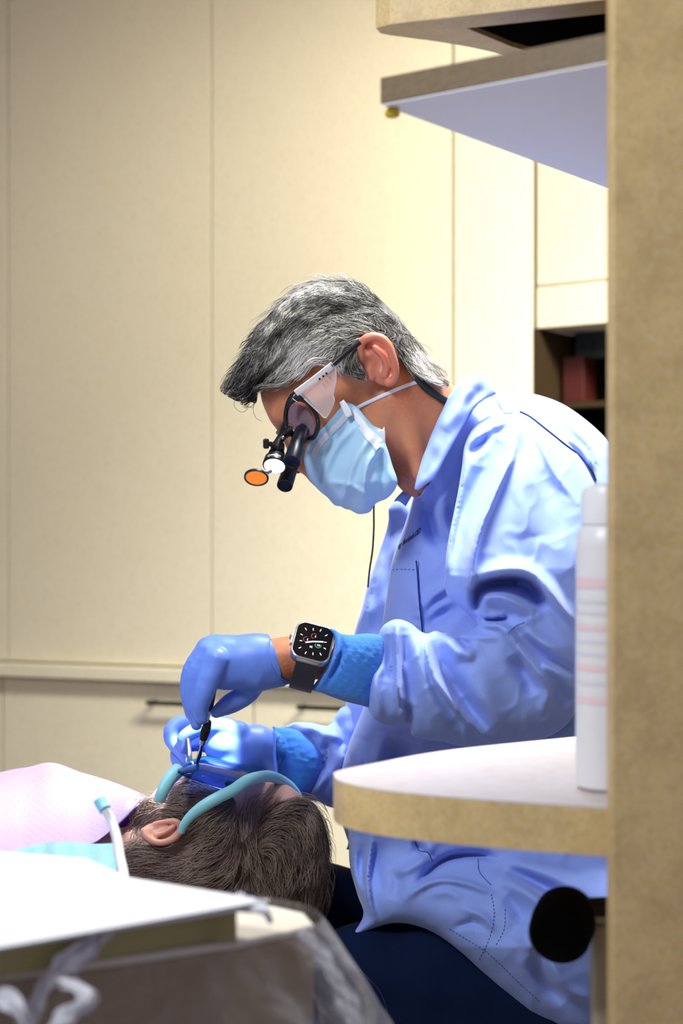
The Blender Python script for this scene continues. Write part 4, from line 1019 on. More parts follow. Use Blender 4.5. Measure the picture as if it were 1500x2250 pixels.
H.rc((600, 1655, q0+60), (560, 1648, q0+30), 46, 54, 14).rc((560, 1648, q0+30), (490, 1640, q0), 54, 42, 16).rc((570, 1680, q0+30), (500, 1690, q0), 48, 38, 16)
H.chain([(520, 1612, q0, 30), (480, 1598, q0-14, 22), (440, 1600, q0-22, 19), (408, 1618, q0-20, 16), (400, 1640, q0-16, 13)], 7)     # thumb across
H.chain([(500, 1602, q0+34, 26), (430, 1588, q0+40, 21), (384, 1598, q0+30, 19), (378, 1626, q0+14, 17), (398, 1654, q0, 14), (412, 1672, q0-8, 12)], 6)   # index
H.chain([(500, 1640, q0+40, 26), (430, 1630, q0+56, 20), (394, 1648, q0+44, 18), (394, 1676, q0+28, 16), (420, 1696, q0+16, 13)], 6)
H.chain([(510, 1680, q0+40, 24), (450, 1690, q0+50, 18), (420, 1704, q0+40, 16), (430, 1716, q0+20, 12)], 6)
H.chain([(520, 1700, q0+30, 22), (470, 1712, q0+40, 16), (440, 1718, q0+30, 13)], 6)
H.cut((607, 1650, q0+60), (1, -.05, -.1))
g2 = H.build('glove', NITRILE, man, 2, noise=(60, .6))
g2b = bvh_of(g2)

# ------------------------------------------------------------------ face mask
mk = empty('face_mask', W(780, 1130, 1.92), 'pale blue pleated surgical mask over the mouth and nose', 'face mask')
mP = [(770, 886), (786, 896), (800, 912), (820, 934), (838, 944), (846, 958), (846, 972), (853, 992), (862, 1023), (872, 1051), (872, 1065), (863, 1082), (848, 1096), (826, 1106), (813, 1124), (799, 1129), (785, 1129), (768, 1120), (750, 1113), (735, 1110), (719, 1093), (702, 1079), (683, 1058), (674, 1041), (669, 1023), (667, 1009), (672, 990), (684, 968), (702, 947), (723, 925), (747, 897), (756, 886)]
def mkY(px, py):
    s = lerp(px, 672, 800); return 1.915-.068*s+.035*lerp(py, 1060, 1130)
m0 = inflate('panel', mP, mkY, MASKM, mk, step=4.5, hmax=46, k=.62, mirror=1.92, folds=[
    ([(850, 968), (815, 1010), (800, 1060), (806, 1115)], 11, .007, 'cl'), ([(846, 965), (850, 1020), (866, 1070)], 8, .004), ([(820, 950), (780, 1010), (760, 1070), (750, 1105)], 11, .007, 'cr'),
    ([(790, 925), (740, 975), (715, 1030), (705, 1075)], 12, .008, 'cr'), ([(770, 905), (720, 950), (690, 990), (676, 1020)], 10, .006, 'cr'), ([(730, 1060), (770, 1066), (830, 1100)], 9, .005, 'cl'),
    ([(830, 985), (840, 1030), (838, 1080)], 10, -.008), ([(690, 1010), (720, 960)], 9, -.006)], noise=[(45, .0010, 51)])
drape(m0, bvh_of(bodyo), .004, 1.92)
mb = bvh_of(m0)
def strip(name, bvh, P, wd, lift, m, parent, th=.0008):
    c = crom(P, False, 5); t = np.gradient(c, axis=0); t /= np.linalg.norm(t, axis=1)[:, None]; n = np.stack([-t[:, 1], t[:, 0]], 1)
    V, Fs = [], []; k = 0; lastY = None
    for i in range(len(c)):
        row = []
        for s in (-1, -.33, .33, 1):
            x, y = c[i]+n[i]*wd*s; q, _ = hit(bvh, x, y, lift)
            if q is None: row = None; break
            row.append(q)
        if row is None: continue
        d = [(r-CAM).normalized()*th for r in row]; V += [tuple(r) for r in row]+[tuple(r+dd) for r, dd in zip(row, d)]; k += 1
    for i in range(k-1):
        a, b = i*8, (i+1)*8
        for j in range(3): Fs += [(a+j, a+j+1, b+j+1, b+j), (a+4+j, b+4+j, b+5+j, a+5+j)]
        Fs += [(a, b, b+4, a+4), (a+3, a+7, b+7, b+3)]
    if k < 2: return None
    Fs += [(0, 4, 5, 1), (1, 5, 6, 2), (2, 6, 7, 3)]; a = (k-1)*8; Fs += [(a, a+1, a+5, a+4), (a+1, a+2, a+6, a+5), (a+2, a+3, a+7, a+6)]
    o = mesh_obj(name, V, Fs, m, parent); return autosmooth(fix_normals(o), .8)
strip('border', mb, [(767, 905), (744, 932), (720, 955), (700, 979), (687, 1004)], 6.5, .0012, MASKW, mk)
strip('border', mb, [(774, 904), (788, 922), (806, 944), (824, 960), (836, 972)], 6.5, .0016, MASKW, mk)
strip('border', mb, [(792, 936), (808, 956), (822, 972), (832, 984)], 7, .0022, MASKW, mk)
inflate('corner_fold', [(745, 884, 'c'), (755, 878, 'c'), (768, 896), (774, 912, 'c'), (762, 918), (754, 906)], 1.842, MASKW, mk, step=3, hmax=4, edge=.0008)
inflate('corner_fold', [(818, 946, 'c'), (838, 944), (844, 937, 'c'), (846, 958), (844, 982, 'c'), (832, 966)], 1.842, MASKW, mk, step=3, hmax=4, edge=.0008)
hs = bvh_of(bodyo)
hsx = bvh_of(bodyo, hair)
def on_skin(P, lift, b=None):
    out = []
    for p in crom(P, False, 5):
        q, _ = hit(b or hs, p[0], p[1], lift)
        if q is not None: out.append(q)
    return out
tube('ear_loop', on_skin([(770, 906), (790, 893), (830, 874), (862, 860), (895, 846), (922, 839), (945, 838), (958, 841)], .0012), .0021, MASKW, mk, 8, flat=.5)
# ------------------------------------------------------------------ loupes
lp = empty('loupes', W(650, 1000, 1.85), 'black magnifying loupes with two barrels, lamp and clear side shield', 'glasses')
AX = Vector((-.20, -.62, -.76)).normalized()          # where the barrels point
AX = Vector((-.215, -.66, -.66)).normalized()
def disc_path(c, ax, ra, rb, rot=0, n=40):
    N = Vector((1, 0, 0)); N = (N-ax*N.dot(ax)).normalized(); B = ax.cross(N); pts = []
    for j in range(n+1):
        a = 2*math.pi*j/n; u, v = ra*math.cos(a), rb*math.sin(a); pts.append(c+N*(u*math.cos(rot)-v*math.sin(rot))+B*(u*math.sin(rot)+v*math.cos(rot)))
    return pts
# rim follows the traced outline of the near lens
rimP = [(646, 866), (635, 880), (629, 900), (627, 922), (630, 945), (640, 955), (655, 962), (672, 965), (688, 962), (697, 945), (699, 930), (694, 910), (684, 894), (672, 878), (660, 868)]
yr = lambda x, y: 1.846+.0004*(690-x)
rc_ = crom(rimP, True, 4); pts = [Vector(W(x, y, yr(x, y))) for x, y in rc_]; pts.append(pts[0])
tube('rim', pts, .0026, BLACK, lp, 10)
inflate('brow_block', [(644, 864, 'c'), (652, 863), (668, 868), (684, 884), (695, 902), (700, 930), (694, 918), (682, 897), (668, 886), (654, 882), (640, 890), (634, 900), (633, 885)], lambda x, y: 1.842+.0*x, BLACK, lp, step=3, hmax=6, edge=.001)
inflate('lens', [(650, 886), (664, 892), (678, 905), (690, 925), (692, 945), (686, 957), (660, 956), (645, 942), (634, 925), (633, 905), (640, 890)], yr, LENSC, lp, step=4, hmax=3, edge=.0006)
tube('glint_mark', [Vector(W(643, 876, 1.838)), Vector(W(652, 883, 1.838))], .0004, WPLAST, lp, 6)
far_r = [Vector((p.x+.002, 2*1.92-p.y-.0, p.z-.004)) for p in pts]; tube('rim', far_r, .0026, BLACK, lp, 10)
tube('bridge', crom3([pts[len(pts)//4], Vector(W(618, 948, 1.88)), Vector(W(612, 950, 1.92)), far_r[len(pts)//4]], .004), .003, BLACK, lp, 8)
def barrel(px0, py0, Y0, px1, py1, Y1, r):
    a, b = Vector(W(px0, py0, Y0)), Vector(W(px1, py1, Y1)); ax = (b-a).normalized(); L = (b-a).length
    lathe('barrel', [(r*.52, -.002), (r*.55, L*.10), (r*.62, L*.13), (r*.9, L*.2), (r*.93, L*.55), (r*.95, L*.56), (r, L*.985), (r*.97, L), (r*.86, L-.0006), (r*.84, L-.0015)], a, BARREL, lp, 36, axis=ax)
    lathe('objective', [(r*.84, L-.0012), (r*.84, L-.001)], a, GLASSDK, lp, 36, axis=ax)
    return a, b, ax
a1, b1, ax1 = barrel(670, 930, 1.862, 641, 1015, 1.818, .0098)
a2, b2, ax2 = barrel(652, 985, 1.925, 625, 1068, 1.872, .0092)
lathe('barrel_ring', [(.0086, 0), (.0092, .001), (.0092, .004), (.0086, .005)], Vector(W(652, 1022, 1.93)), BLACK, lp, 28, axis=ax2)
# lamp
lc = Vector(W(603, 1023, 1.838)); lax = (Vector((-.10, -.62, -.74))).normalized()
lathe('lamp_head', [(.004, -.034), (.0075, -.032), (.008, -.026), (.0062, -.024), (.0085, -.016), (.0125, -.010), (.0136, -.002), (.0136, .0), (.0126, .0006)], lc, BLACK, lp, 40, axis=lax)
LED = mat('led', (0.93, 0.96, 1.0), .3, emit=2.2)
lathe('lamp_lens', [(.0118, .0004), (.0118, .0012)], lc, LED, lp, 36, axis=lax)
ll = lamp('SPOT', 'loupe_lamp', lc+lax*.006, W(438, 1640, 1.93), 75, (0.86, 0.90, 1.0), spot_size=math.radians(17), spot_blend=0.3, shadow_soft_size=0.006)
for k in range(3):
    pth = disc_path(lc-lax*(.018+.0018*k), lax, .0088-.0006*k, .0088-.0006*k); tube('fin', pth, .0006, METAL, lp, 5)
NB_ = Vector((1, 0, 0)); NB_ = (NB_-lax*NB_.dot(lax)).normalized(); BB_ = lax.cross(NB_)
def on_lamp(u, v):
    a = math.radians(-158)+u*.30; r = .0139; q = lc+(NB_*math.cos(a)+BB_*math.sin(a))*r-lax*(.0085-v*.0045*-1-.004); return q
hit_side = []
def lamp_text(u, v):
    # wraps round the lamp collar, reading upside down
    a = th0-u*.34; rr = .0138; return lc+(NB_*math.cos(a)+BB_*math.sin(a))*rr-lax*(.0028-(-v)*.0042-.0)+(-lax)*.0
view = (CAM-lc).normalized(); th0 = math.atan2(view.dot(BB_), view.dot(NB_))+.75
def lt(u, v):
    a = th0-u*.36; h = .0022+(.62-v)*.0048; rr = .0139-.0006*(h/.01); return lc+(NB_*math.cos(a)+BB_*math.sin(a))*rr-lax*h
text_on('lettering', 'Designs', None, None, None, WPLAST, lp, fn=lt, bold=.01)
k0 = Vector(W(612, 985, 1.845))
tube('hinge', crom3([W(606, 990, 1.845), W(612, 968, 1.85), W(622, 955, 1.862), W(636, 946, 1.868)], .003), [.0052]*2+[.0048]*40, BLACK, lp, 12) if False else tube('hinge', [W(606, 992, 1.845), W(611, 972, 1.85), W(620, 958, 1.86), W(640, 944, 1.862)], .0052, BLACK, lp, 12)
tube('knob_stem', [W(606, 984, 1.84), W(592, 974, 1.836)], .0028, BLACK, lp, 10)
boxo('knob', (W(578, 0, 1.834)[0], W(591, 0, 1.834)[0], 1.829, 1.839, W(0, 986, 1.834)[2], W(0, 964, 1.834)[2]), BLACK, lp, .002)
lathe('screw', [(.002, 0), (.0022, .001), (.001, .0018)], Vector(W(621, 962, 1.850)), STEEL, lp, 12, axis=(0, -1, .2))
# amber filter
fc = Vector(W(563, 1049, 1.826)); fax = Vector((-.05, -.62, -.78)).normalized()
lathe('filter_ring', [(.0118, -.0016), (.0138, -.0012), (.0138, .0012), (.0122, .0014), (.0116, .0004)], fc, BLACK, lp, 40, axis=fax)
lathe('amber_filter', [(.0117, -.0003), (.0117, .0007)], fc, mat('amber', (1.0, 0.26, 0.0), .3, emit=.6), lp, 36, axis=fax)  # disc given a glow to keep it vivid, not a light source
tube('filter_arm', [W(577, 1038, 1.828), W(588, 1038, 1.832), W(595, 1034, 1.834)], .0022, STEEL, lp, 10)
# side shield and temple arm
inflate('side_shield', [(652, 862, 'c'), (700, 826), (728, 800), (737, 806, 'c'), (738, 838), (732, 866), (734, 884), (716, 918, 'c'), (702, 908), (668, 876)], lambda x, y: 1.832-.0004*(x-690)*.3, CLEAR, lp, step=4, hmax=3, edge=.0005)
tube('shield_rail', [W(650, 864, 1.830), W(690, 834, 1.826), W(732, 801, 1.822)], .0040, clear_mat('rail_clear', (.80, .80, .82), .45, .2), lp, 10, flat=.6)
tube('shield_edge', crom3([W(737, 806, 1.824), W(738, 838, 1.826), W(732, 866, 1.828), W(734, 884, 1.829), W(716, 918, 1.832), W(702, 908, 1.833), W(668, 876, 1.834)], .003), .0007, clear_mat('edge_clear', (.9, .85, .85), .5, .2), lp, 6)
for x, y in ((702, 833), (710, 827), (717, 821)): boxo('slot', (W(x-2.2, 0, 1.82)[0], W(x+2.2, 0, 1.82)[0], 1.818, 1.8215, W(0, y+2.2, 1.82)[2], W(0, y-2.2, 1.82)[2]), BLACK, lp)
tube('temple_arm', [W(728, 804, 1.822), W(760, 776, 1.822), W(790, 752, 1.828)], .0032, BLACK, lp, 10, flat=.7)
tube('temple_arm', [Vector(W(650, 864, 2.01)), Vector(W(728, 804, 2.018)), Vector(W(800, 748, 2.01))], .0030, BLACK, lp, 10)
sp = on_skin([(862, 768), (874, 768), (886, 782), (896, 802), (912, 824), (930, 846), (950, 862), (972, 876), (990, 884)], .0042, hsx)
tube('head_strap', sp, [.0036+.0016*math.sin(math.pi*i/len(sp)) for i in range(len(sp))], RUBBER, lp, 12, flat=.7)
tube('cable', crom3([W(824, 1085, 1.98), W(821, 1115, 1.985), W(821, 1160, 1.99), W(818, 1210, 1.995), W(812, 1250, 2.0), W(808, 1290, 2.02)], .005), .0011, BLACK, lp, 8)

# ------------------------------------------------------------------ wristwatch
wt = empty('wristwatch', W(687, 1445, 1.79), 'silver square smartwatch with black dial and dark band on the near wrist', 'watch')
wc = Vector(W(687, 1412, 1.762))
ex = Vector((.95, .02, -.25)).normalized(); ez = Vector((.10, -.80, .58)); ez = (ez-ex*ez.dot(ex)).normalized(); ey = ez.cross(ex)
def rrect(a, b, r, n=8):
    out = []
    for cx_, cy_, a0_ in ((a-r, b-r, 0), (-a+r, b-r, 90), (-a+r, -b+r, 180), (a-r, -b+r, 270)):
        for k in range(n+1): t = math.radians(a0_+90*k/n); out.append((cx_+r*math.cos(t), cy_+r*math.sin(t)))
    return out
def rr_solid(name, levels, m, parent):
    V, Fs = [], []; n = None
    for a, b, r, z in levels:
        L_ = rrect(a, b, r); n = len(L_); V += [tuple(wc+ex*x+ey*y+ez*z) for x, y in L_]
    for i in range(len(levels)-1):
        for j in range(n): Fs.append((i*n+j, i*n+(j+1) % n, (i+1)*n+(j+1) % n, (i+1)*n+j))
    Fs.append(tuple(range(n))[::-1]); Fs.append(tuple((len(levels)-1)*n+j for j in range(n)))
    o = mesh_obj(name, V, Fs, m, parent); fix_normals(o); return autosmooth(o, .7)
A_, B_ = .0217, .0236
rr_solid('case', [(A_*.86, B_*.86, .007, -.0125), (A_*.98, B_*.98, .010, -.0095), (A_, B_, .011, -.006), (A_, B_, .011, -.001), (A_*.985, B_*.985, .0105, .0012), (A_*.95, B_*.95, .0095, .0018)], TITAN, wt)
rr_solid('screen', [(A_*.915, B_*.92, .0095, .0012), (A_*.915, B_*.92, .0095, .0021)], SCREEN, wt)
def wp(u, v, z=.0024): return wc+ex*u+ey*v+ez*z
MK = mat('dial_mark', (.85, .86, .9), .4, emit=.5)
def dial(name, u0, v0, u1, v1, w_, m, parent=wt):
    a = Vector((u0, v0)); b = Vector((u1, v1)); d = (b-a).normalized(); n = Vector((-d.y, d.x))*w_/2
    q = [a+n, a-n, b-n, b+n]; V = [tuple(wp(p.x, p.y, z)) for z in (.0022, .0025) for p in q]
    return V, [(0, 1, 2, 3), (4, 7, 6, 5), (0, 4, 5, 1), (1, 5, 6, 2), (2, 6, 7, 3), (3, 7, 4, 0)]
for k in range(12):
    a = math.radians(30*k+12); r0 = .0135 if k % 3 else .0125; s_ = 1/max(abs(math.cos(a))/1, abs(math.sin(a))/1.08)
    s_ = min(s_, 1.18); V, Fs = dial('m', r0*s_*math.cos(a)*.93, r0*s_*math.sin(a), (r0+.0028)*s_*math.cos(a)*.93, (r0+.0028)*s_*math.sin(a), .0007, MK); mesh_obj('hour_mark', V, Fs, MK, wt, False)
V, Fs = dial('h', 0, 0, .0108, .0028, .0014, MK); mesh_obj('hand', V, Fs, MK, wt, False)
V, Fs = dial('h', 0, 0, -.0078, -.0035, .0014, MK); mesh_obj('hand', V, Fs, MK, wt, False)
for (u, v, c, a0_, a1_) in ((0, .0068, (.5, .06, .06), 60, 260), (-.0075, .0005, (.45, .05, .12), 80, 300), (.0062, -.0030, (.1, .45, .25), 160, 380)):
    pts_ = [wp(u+.0033*math.cos(math.radians(a0_+(a1_-a0_)*k/16)), v+.0033*math.sin(math.radians(a0_+(a1_-a0_)*k/16))) for k in range(17)]
    tube('dial_ring', pts_, .00022, mat('ring_colour', c, .4, emit=.6), wt, 6)
for tx_, u, v in (('5', .0005, .0068), ('2', -.0070, .0005), ('63', .0068, -.0030), ('20', -.0005, -.0072)):
    text_on('numeral', tx_, None, None, None, MK, wt, fn=lambda x, y, u=u, v=v: wp(u+.0015-x*.0034, v+.0012-y*.0034))
lathe('crown', [(.0034, 0), (.0036, .001), (.0036, .0028), (.003, .0034)], wc-ex*(A_+.0008)-ez*.005+ey*.004, TITAN, wt, 20, axis=-ex)
boxo('crown_guard', (-A_-.0022, -A_+.001, -.006, .012, -.0085, -.0015), TITAN, wt, .0008, f=lambda a, b, c: tuple(wc+ex*a+ey*b+ez*c))
BAND = mat('band_fabric', (.015, .017, .035), .9, sheen=.4, bump=('wave', 400, .5, .0005))
ctr = wc-ez*.0335; V, Fs = [], []
for i in range(33):
    a = math.radians(24+i*(312/32)); rr = .0340
    for s_ in (-1, 1):
        for r_ in (rr, rr+.0022):
            V.append(tuple(ctr+ex*.0125*s_*(1 if i not in (0, 32) else 1)+ey*math.sin(a)*r_*1.0+ez*(math.cos(a)*r_)))
for i in range(32):
    a, b = i*4, (i+1)*4; Fs += [(a, a+2, b+2, b), (a+1, b+1, b+3, a+3), (a, b, b+1, a+1), (a+2, a+3, b+3, b+2)]
Fs += [(0, 1, 3, 2), (128, 130, 131, 129)]
bd_ = mesh_obj('band', V, Fs, BAND, wt); fix_normals(bd_); autosmooth(bd_, .7)
for s_ in (-1, 1):
    boxo('lug', (-.0135, .0135, s_*.0205-.0012, s_*.0205+.0012, -.0125, -.0085), TITAN, wt, .0006, f=lambda a, b, c: tuple(wc+ex*a+ey*b+ez*c))

# ------------------------------------------------------------------ hand instrument
it = empty('dental_instrument', W(437, 1680, 1.87), 'slim knurled steel dental instrument held in the gloved fingertips', 'dental instrument')
tube('handle', crom3([W(473, 1500, 1.79), W(467, 1530, 1.792), W(461, 1560, 1.80)], .004), .0030, BARREL, it, 12)
tube('shank', [W(461, 1560, 1.80), W(455, 1590, 1.81)], .0017, STEEL, it, 10)
gp = crom3([W(457, 1584, 1.81), W(453, 1600, 1.815), W(447, 1622, 1.825)], .0012)
tube('grip', gp, [.0035+.0007*(i % 2)+.0012*math.sin(math.pi*i/len(gp)) for i in range(len(gp))], METAL, it, 12)
tube('collar', [W(446, 1624, 1.826), W(444, 1634, 1.83)], .0036, STEEL, it, 14)
tube('working_end', crom3([W(444, 1634, 1.83), W(439, 1655, 1.845), W(434, 1672, 1.86), W(430, 1684, 1.875)], .004), [.0026, .0022, .0020, .0020, .0022, .0025, .0028, .0026, .0024, .002]+[.0018]*40, STEEL, it, 10)
mi = empty('mouth_mirror', W(415, 1700, 1.97), 'bright mirror handle between the fingers of the lower glove', 'dental instrument')
tube('handle', crom3([W(412, 1618, 1.955), W(415, 1645, 1.95), W(416, 1668, 1.945), W(412, 1690, 1.95)], .004), .0030, STEEL, mi, 12)


# ================================================================== THE PATIENT
pt = empty('person', (W(200, 0, 1.95)[0], 1.95, .45), 'brown haired person lying back under a bib and teal goggles', 'person')
S = Solid((-420, 1640, -300), (760, 2290, 330), 4.2, 1.95)
S.ell((565, 1880, 0), (152, 158, 136), .0, 10)
S.ell((480, 1805, 0), (150, 104, 110), .35, 26)
S.ell((596, 1790, 0), (80, 72, 104), .4, 24)                  # forehead
S.rc((372, 1770, 0), (350, 1800, 0), 40, 50, 24)              # chin
S.rc((400, 1830, -62), (352, 1786, -22), 34, 30, 20).rc((400, 1830, 62), (352, 1786, 22), 34, 30, 20)
S.chain([(520, 1728, 0, 12), (470, 1694, 0, 17), (452, 1690, 0, 19), (440, 1712, 0, 16)], 12)
S.rc((545, 1728, -40), (545, 1728, 40), 12, 12, 16)
S.ell((505, 1738, -44), (24, 18, 24), .3, 10, 'sub').ell((505, 1738, 44), (24, 18, 24), .3, 10, 'sub')
S.ell((505, 1742, -44), (18, 15, 18), 0, 5).ell((505, 1742, 44), (18, 15, 18), 0, 5)
S.ell((408, 1722, 0), (9, 14, 34), .4, 8).ell((390, 1728, 0), (9, 12, 30), .4, 8)
S.ell((404, 1714, 0), (7, 16, 20), .3, 4, 'sub')
S.rc((370, 1880, 0), (215, 1925, 0), 84, 92, 26)
S.ell((-40, 2085, 20), (330, 245, 270), 0, 50).rc((140, 2010, -160), (140, 2010, 200), 95, 95, 50)
bp_ = S.build('body', SKINP, pt, 3)
# torso clothing and purple neck cloth
VIO = mat('violet_cloth', (.18, .05, .55), .8, sheen=.3)
T = Solid((-430, 1700, -330), (330, 2290, 380), 8, 1.95); T.ell((-40, 2087, 20), (340, 252, 280), 0, 40).rc((140, 2015, -160), (140, 2015, 205), 102, 102, 50); T.build('shirt', VIO, pt, 3)
inflate('neck_cloth', [(202, 1862), (248, 1822), (294, 1779), (318, 1762), (315, 1790), (290, 1808), (268, 1832), (248, 1854), (225, 1866)], lambda x, y: 1.925+.0005*(x-200), VIO, pt, step=4.5, hmax=60, k=.8, folds=[([(230, 1850), (262, 1815), (300, 1785)], 5, .004), ([(218, 1845), (255, 1800), (300, 1772)], 4, -.003), ([(245, 1852), (272, 1822), (305, 1795)], 4, -.003)])
# ear
E = Solid((290, 1790, -190), (420, 1880, -70), 1.6, 1.95)
E.ell((352, 1830, -112), (42, 24, 10), -.15, 6)
E.chain([(340, 1810, -116, 5), (360, 1806, -122, 5.5), (382, 1804, -130, 6.5), (395, 1812, -135, 7.5), (394, 1828, -138, 8), (380, 1843, -138, 8), (358, 1851, -136, 7.5), (338, 1849, -132, 7.5), (322, 1838, -127, 8), (316, 1826, -122, 8)], 5)
E.chain([(382, 1816, -128, 5), (364, 1826, -130, 6), (344, 1836, -128, 6)], 5)
E.ell((350, 1820, -130), (17, 8, 14), -.1, 5, 'sub')
E.rc((330, 1830, -108), (385, 1830, -108), 16, 16, 12)
E.build('ear', mat('ear_skin', (.80, .42, .31), .4, sss=.3), pt, 2)
# hair
U4 = lambda P: [(180+u/2.5, 1620+v/2.5) for u, v in P]
hP = U4([(345, 345), (400, 340), (440, 332), (475, 290), (540, 250), (610, 236), (700, 262), (780, 292), (822, 320), (846, 360), (850, 420), (852, 480), (858, 530), (875, 575), (905, 545), (935, 490), (962, 440), (1000, 400), (1045, 368), (1110, 344), (1185, 336), (1250, 350), (1295, 395), (1330, 480), (1352, 580), (1360, 680), (1350, 800), (1320, 920), (1270, 1030), (1180, 1110), (1000, 1150), (760, 1100), (560, 1010), (380, 900), (250, 800), (190, 735), (210, 660), (250, 610), (300, 590), (345, 590), (400, 604), (470, 600), (520, 570), (546, 530), (552, 480), (530, 458), (470, 462), (430, 480), (400, 500), (350, 500), (318, 480), (300, 440), (310, 390)])
hr = inflate('hair', hP, 1.95, mat('brown_hair_base', (0.05, 0.028, 0.02), .6, noise=[(40, (0.055, 0.032, 0.022), .4, .7, (1, 1, 1))]), pt, step=6, hmax=172, k=1.5, noise=[(60, .003, 61), (22, .001, 62)])
scP = U4([(855, 300), (900, 292), (960, 268), (1030, 262), (1100, 285), (1160, 330), (1060, 372), (980, 440), (950, 540), (950, 660), (920, 760), (880, 800), (850, 740), (880, 640), (870, 520), (850, 430)])
drape(hr, bvh_of(bp_), .006, 1.95)
hb2 = bvh_of(hr, bp_)
g = [U4(x) for x in ([(900, 330), (860, 420), (780, 520), (640, 600), (480, 650), (300, 640), (200, 700)], [(860, 480), (800, 600), (680, 680), (500, 720), (350, 720), (230, 730)], [(880, 560), (860, 700), (760, 780), (600, 820), (420, 820)],
     [(830, 380), (720, 460), (600, 560), (540, 600), (450, 640)], [(900, 640), (880, 760), (850, 840), (760, 900)],
     [(960, 440), (1060, 380), (1180, 350), (1270, 400), (1330, 560), (1350, 740)], [(960, 520), (1050, 450), (1160, 460), (1230, 600), (1260, 800), (1220, 980)], [(960, 620), (1040, 600), (1100, 720), (1100, 900)], [(940, 720), (980, 820), (1000, 960)],
     [(780, 300), (700, 310), (600, 290), (520, 310), (450, 370), (400, 420)], [(760, 330), (640, 350), (540, 380), (440, 400), (340, 430), (300, 500)], [(560, 420), (500, 400), (420, 370), (350, 350)])]
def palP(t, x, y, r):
    v = .25+.13*t+.26*math.exp(-(((x-450)/75)**2+((y-1870)/35)**2))+.07*math.exp(-(((x-400)/70)**2+((y-1750)/40)**2))-.05*math.exp(-(((x-640)/60)**2+((y-1900)/90)**2)); v = max(.012, min(.4, v))  # soft highlights painted into the strand colour as lighter patches
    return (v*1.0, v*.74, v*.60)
strands('strand', hb2, g, hP, 8500, 115, 1.0, .006, palP, mat('brown_strand', (.1, .06, .04), .55, spec=.35, attr='col'), hr, 7, .30, 1.88, .4, holes=scP)
sc = inflate('scalp', scP, lambda x, y: 1.95+.0*x, mat('scalp', (.62, .34, .26), .5, sss=.15), pt, step=6, hmax=150, k=1.0) if False else None
strands('fringe', hb2, [U4([(950, 280), (900, 380), (870, 520), (900, 700)]), U4([(1060, 280), (980, 380), (930, 500), (930, 700)])], U4([(860, 330), (960, 275), (1080, 290), (1100, 330), (1000, 400), (960, 520), (950, 700), (880, 700), (850, 450)]), 330, 80, 1.0, .003, palP, bpy.data.materials['brown_strand'], hr, 9, .3, 1.88, .4)
LOOSE = mat('loose', (.09, .05, .035), .4); wl = []
for P in ([(500, 330), (440, 335), (400, 370), (350, 400), (320, 450)], [(480, 350), (400, 330), (340, 360), (310, 420), (290, 480), (300, 540)], [(560, 340), (540, 300), (500, 310), (430, 340)], [(580, 420), (520, 380), (470, 360), (440, 350)], [(340, 560), (420, 610), (520, 590), (600, 520)], [(1000, 310), (930, 330), (870, 400), (850, 460)], [(260, 450), (330, 440), (390, 450)], [(250, 480), (320, 430), (380, 420)], [(300, 720), (330, 700), (356, 674)], [(430, 300), (370, 340), (330, 420)], [(1010, 390), (1100, 345), (1200, 330), (1280, 370)]):
    wl.append(tube_data(crom3([W(x, y, 1.868) for x, y in U4(P)], .003), .00022, 4, False))
for k_, d_ in enumerate(wl): multi('loose_strand', [d_], LOOSE, hr)

# goggles
gg = empty('safety_goggles', W(500, 1750, 1.90), 'teal framed safety goggles with dark blue lens on the lying patient', 'glasses')
pth = crom3([W(398, 1829, 1.818), W(404, 1812, 1.815), W(422, 1790, 1.813), W(452, 1768, 1.812), W(484, 1750, 1.815), W(512, 1736, 1.822), W(540, 1717, 1.835), W(566, 1708, 1.86), W(594, 1706, 1.90), W(620, 1716, 1.945), W(642, 1733, 1.985), W(655, 1752, 2.01)], .005)
n_ = len(pth); tube('frame', pth, [.0038+.0030*min(1, i/(n_*.12)) for i in range(n_)], TEAL, gg, 14, flat=.8)
pth = crom3([W(392, 1692, 1.86), W(378, 1706, 1.845), W(366, 1722, 1.835), W(356, 1742, 1.83), W(350, 1758, 1.832)], .004)
tube('frame', pth, [.0085-.002*i/len(pth) for i in range(len(pth))], TEAL, gg, 14, flat=.8)
pth = crom3([W(392, 1692, 1.86), W(410, 1690, 1.90), W(430, 1684, 1.96), W(450, 1690, 2.03), W(470, 1712, 2.08)], .005); tube('frame', pth, .004, TEAL, gg, 12)
# wraparound lens: near side panel curving over the top to the far side
V, Fs = [], []; nu, nv = 28, 20
bot = crom([(390, 1698), (404, 1706), (430, 1716), (456, 1724), (480, 1731), (498, 1733), (510, 1729), (518, 1724)], False, 1)
top = crom([(392, 1690), (412, 1677), (436, 1667), (452, 1664), (480, 1670), (520, 1679), (566, 1690), (588, 1698)], False, 1)
for i in range(nu+1):
    a = bot[int(i/nu*(len(bot)-1))]; b = top[int(i/nu*(len(top)-1))]
    for j in range(nv+1):
        v = j/nv; s_ = math.sin(v*math.pi/2); x = a[0]*(1-s_)+b[0]*s_; y = a[1]*(1-s_)+b[1]*s_
        Y = 1.828+.125*(1-math.cos(v*math.pi/2)); V.append(W(x, y, Y))
    for j in range(1, nv+1):
        v = j/nv; s_ = math.cos(v*math.pi/2); x = b[0]+2*v; y = b[1]+(1-s_)*22; V.append(W(x, y, 1.953+.10*math.sin(v*math.pi/2)))
m_ = 2*nv+1
for i in range(nu):
    for j in range(m_-1): k = i*m_+j; Fs.append((k, k+1, k+m_+1, k+m_))
ln = mesh_obj('lens', V, Fs, LENSB, gg); md = ln.modifiers.new('t', 'SOLIDIFY'); md.thickness = .0018
lb = bvh_of(ln)
PR = mat('lens_print', (.06, .30, .48), .5)
text_on('lettering', 'CROSSTEX', (470, 1722), (4.4, -1.2), (.6, -8.5), PR, gg, lb, lift=.0014, bold=.01)
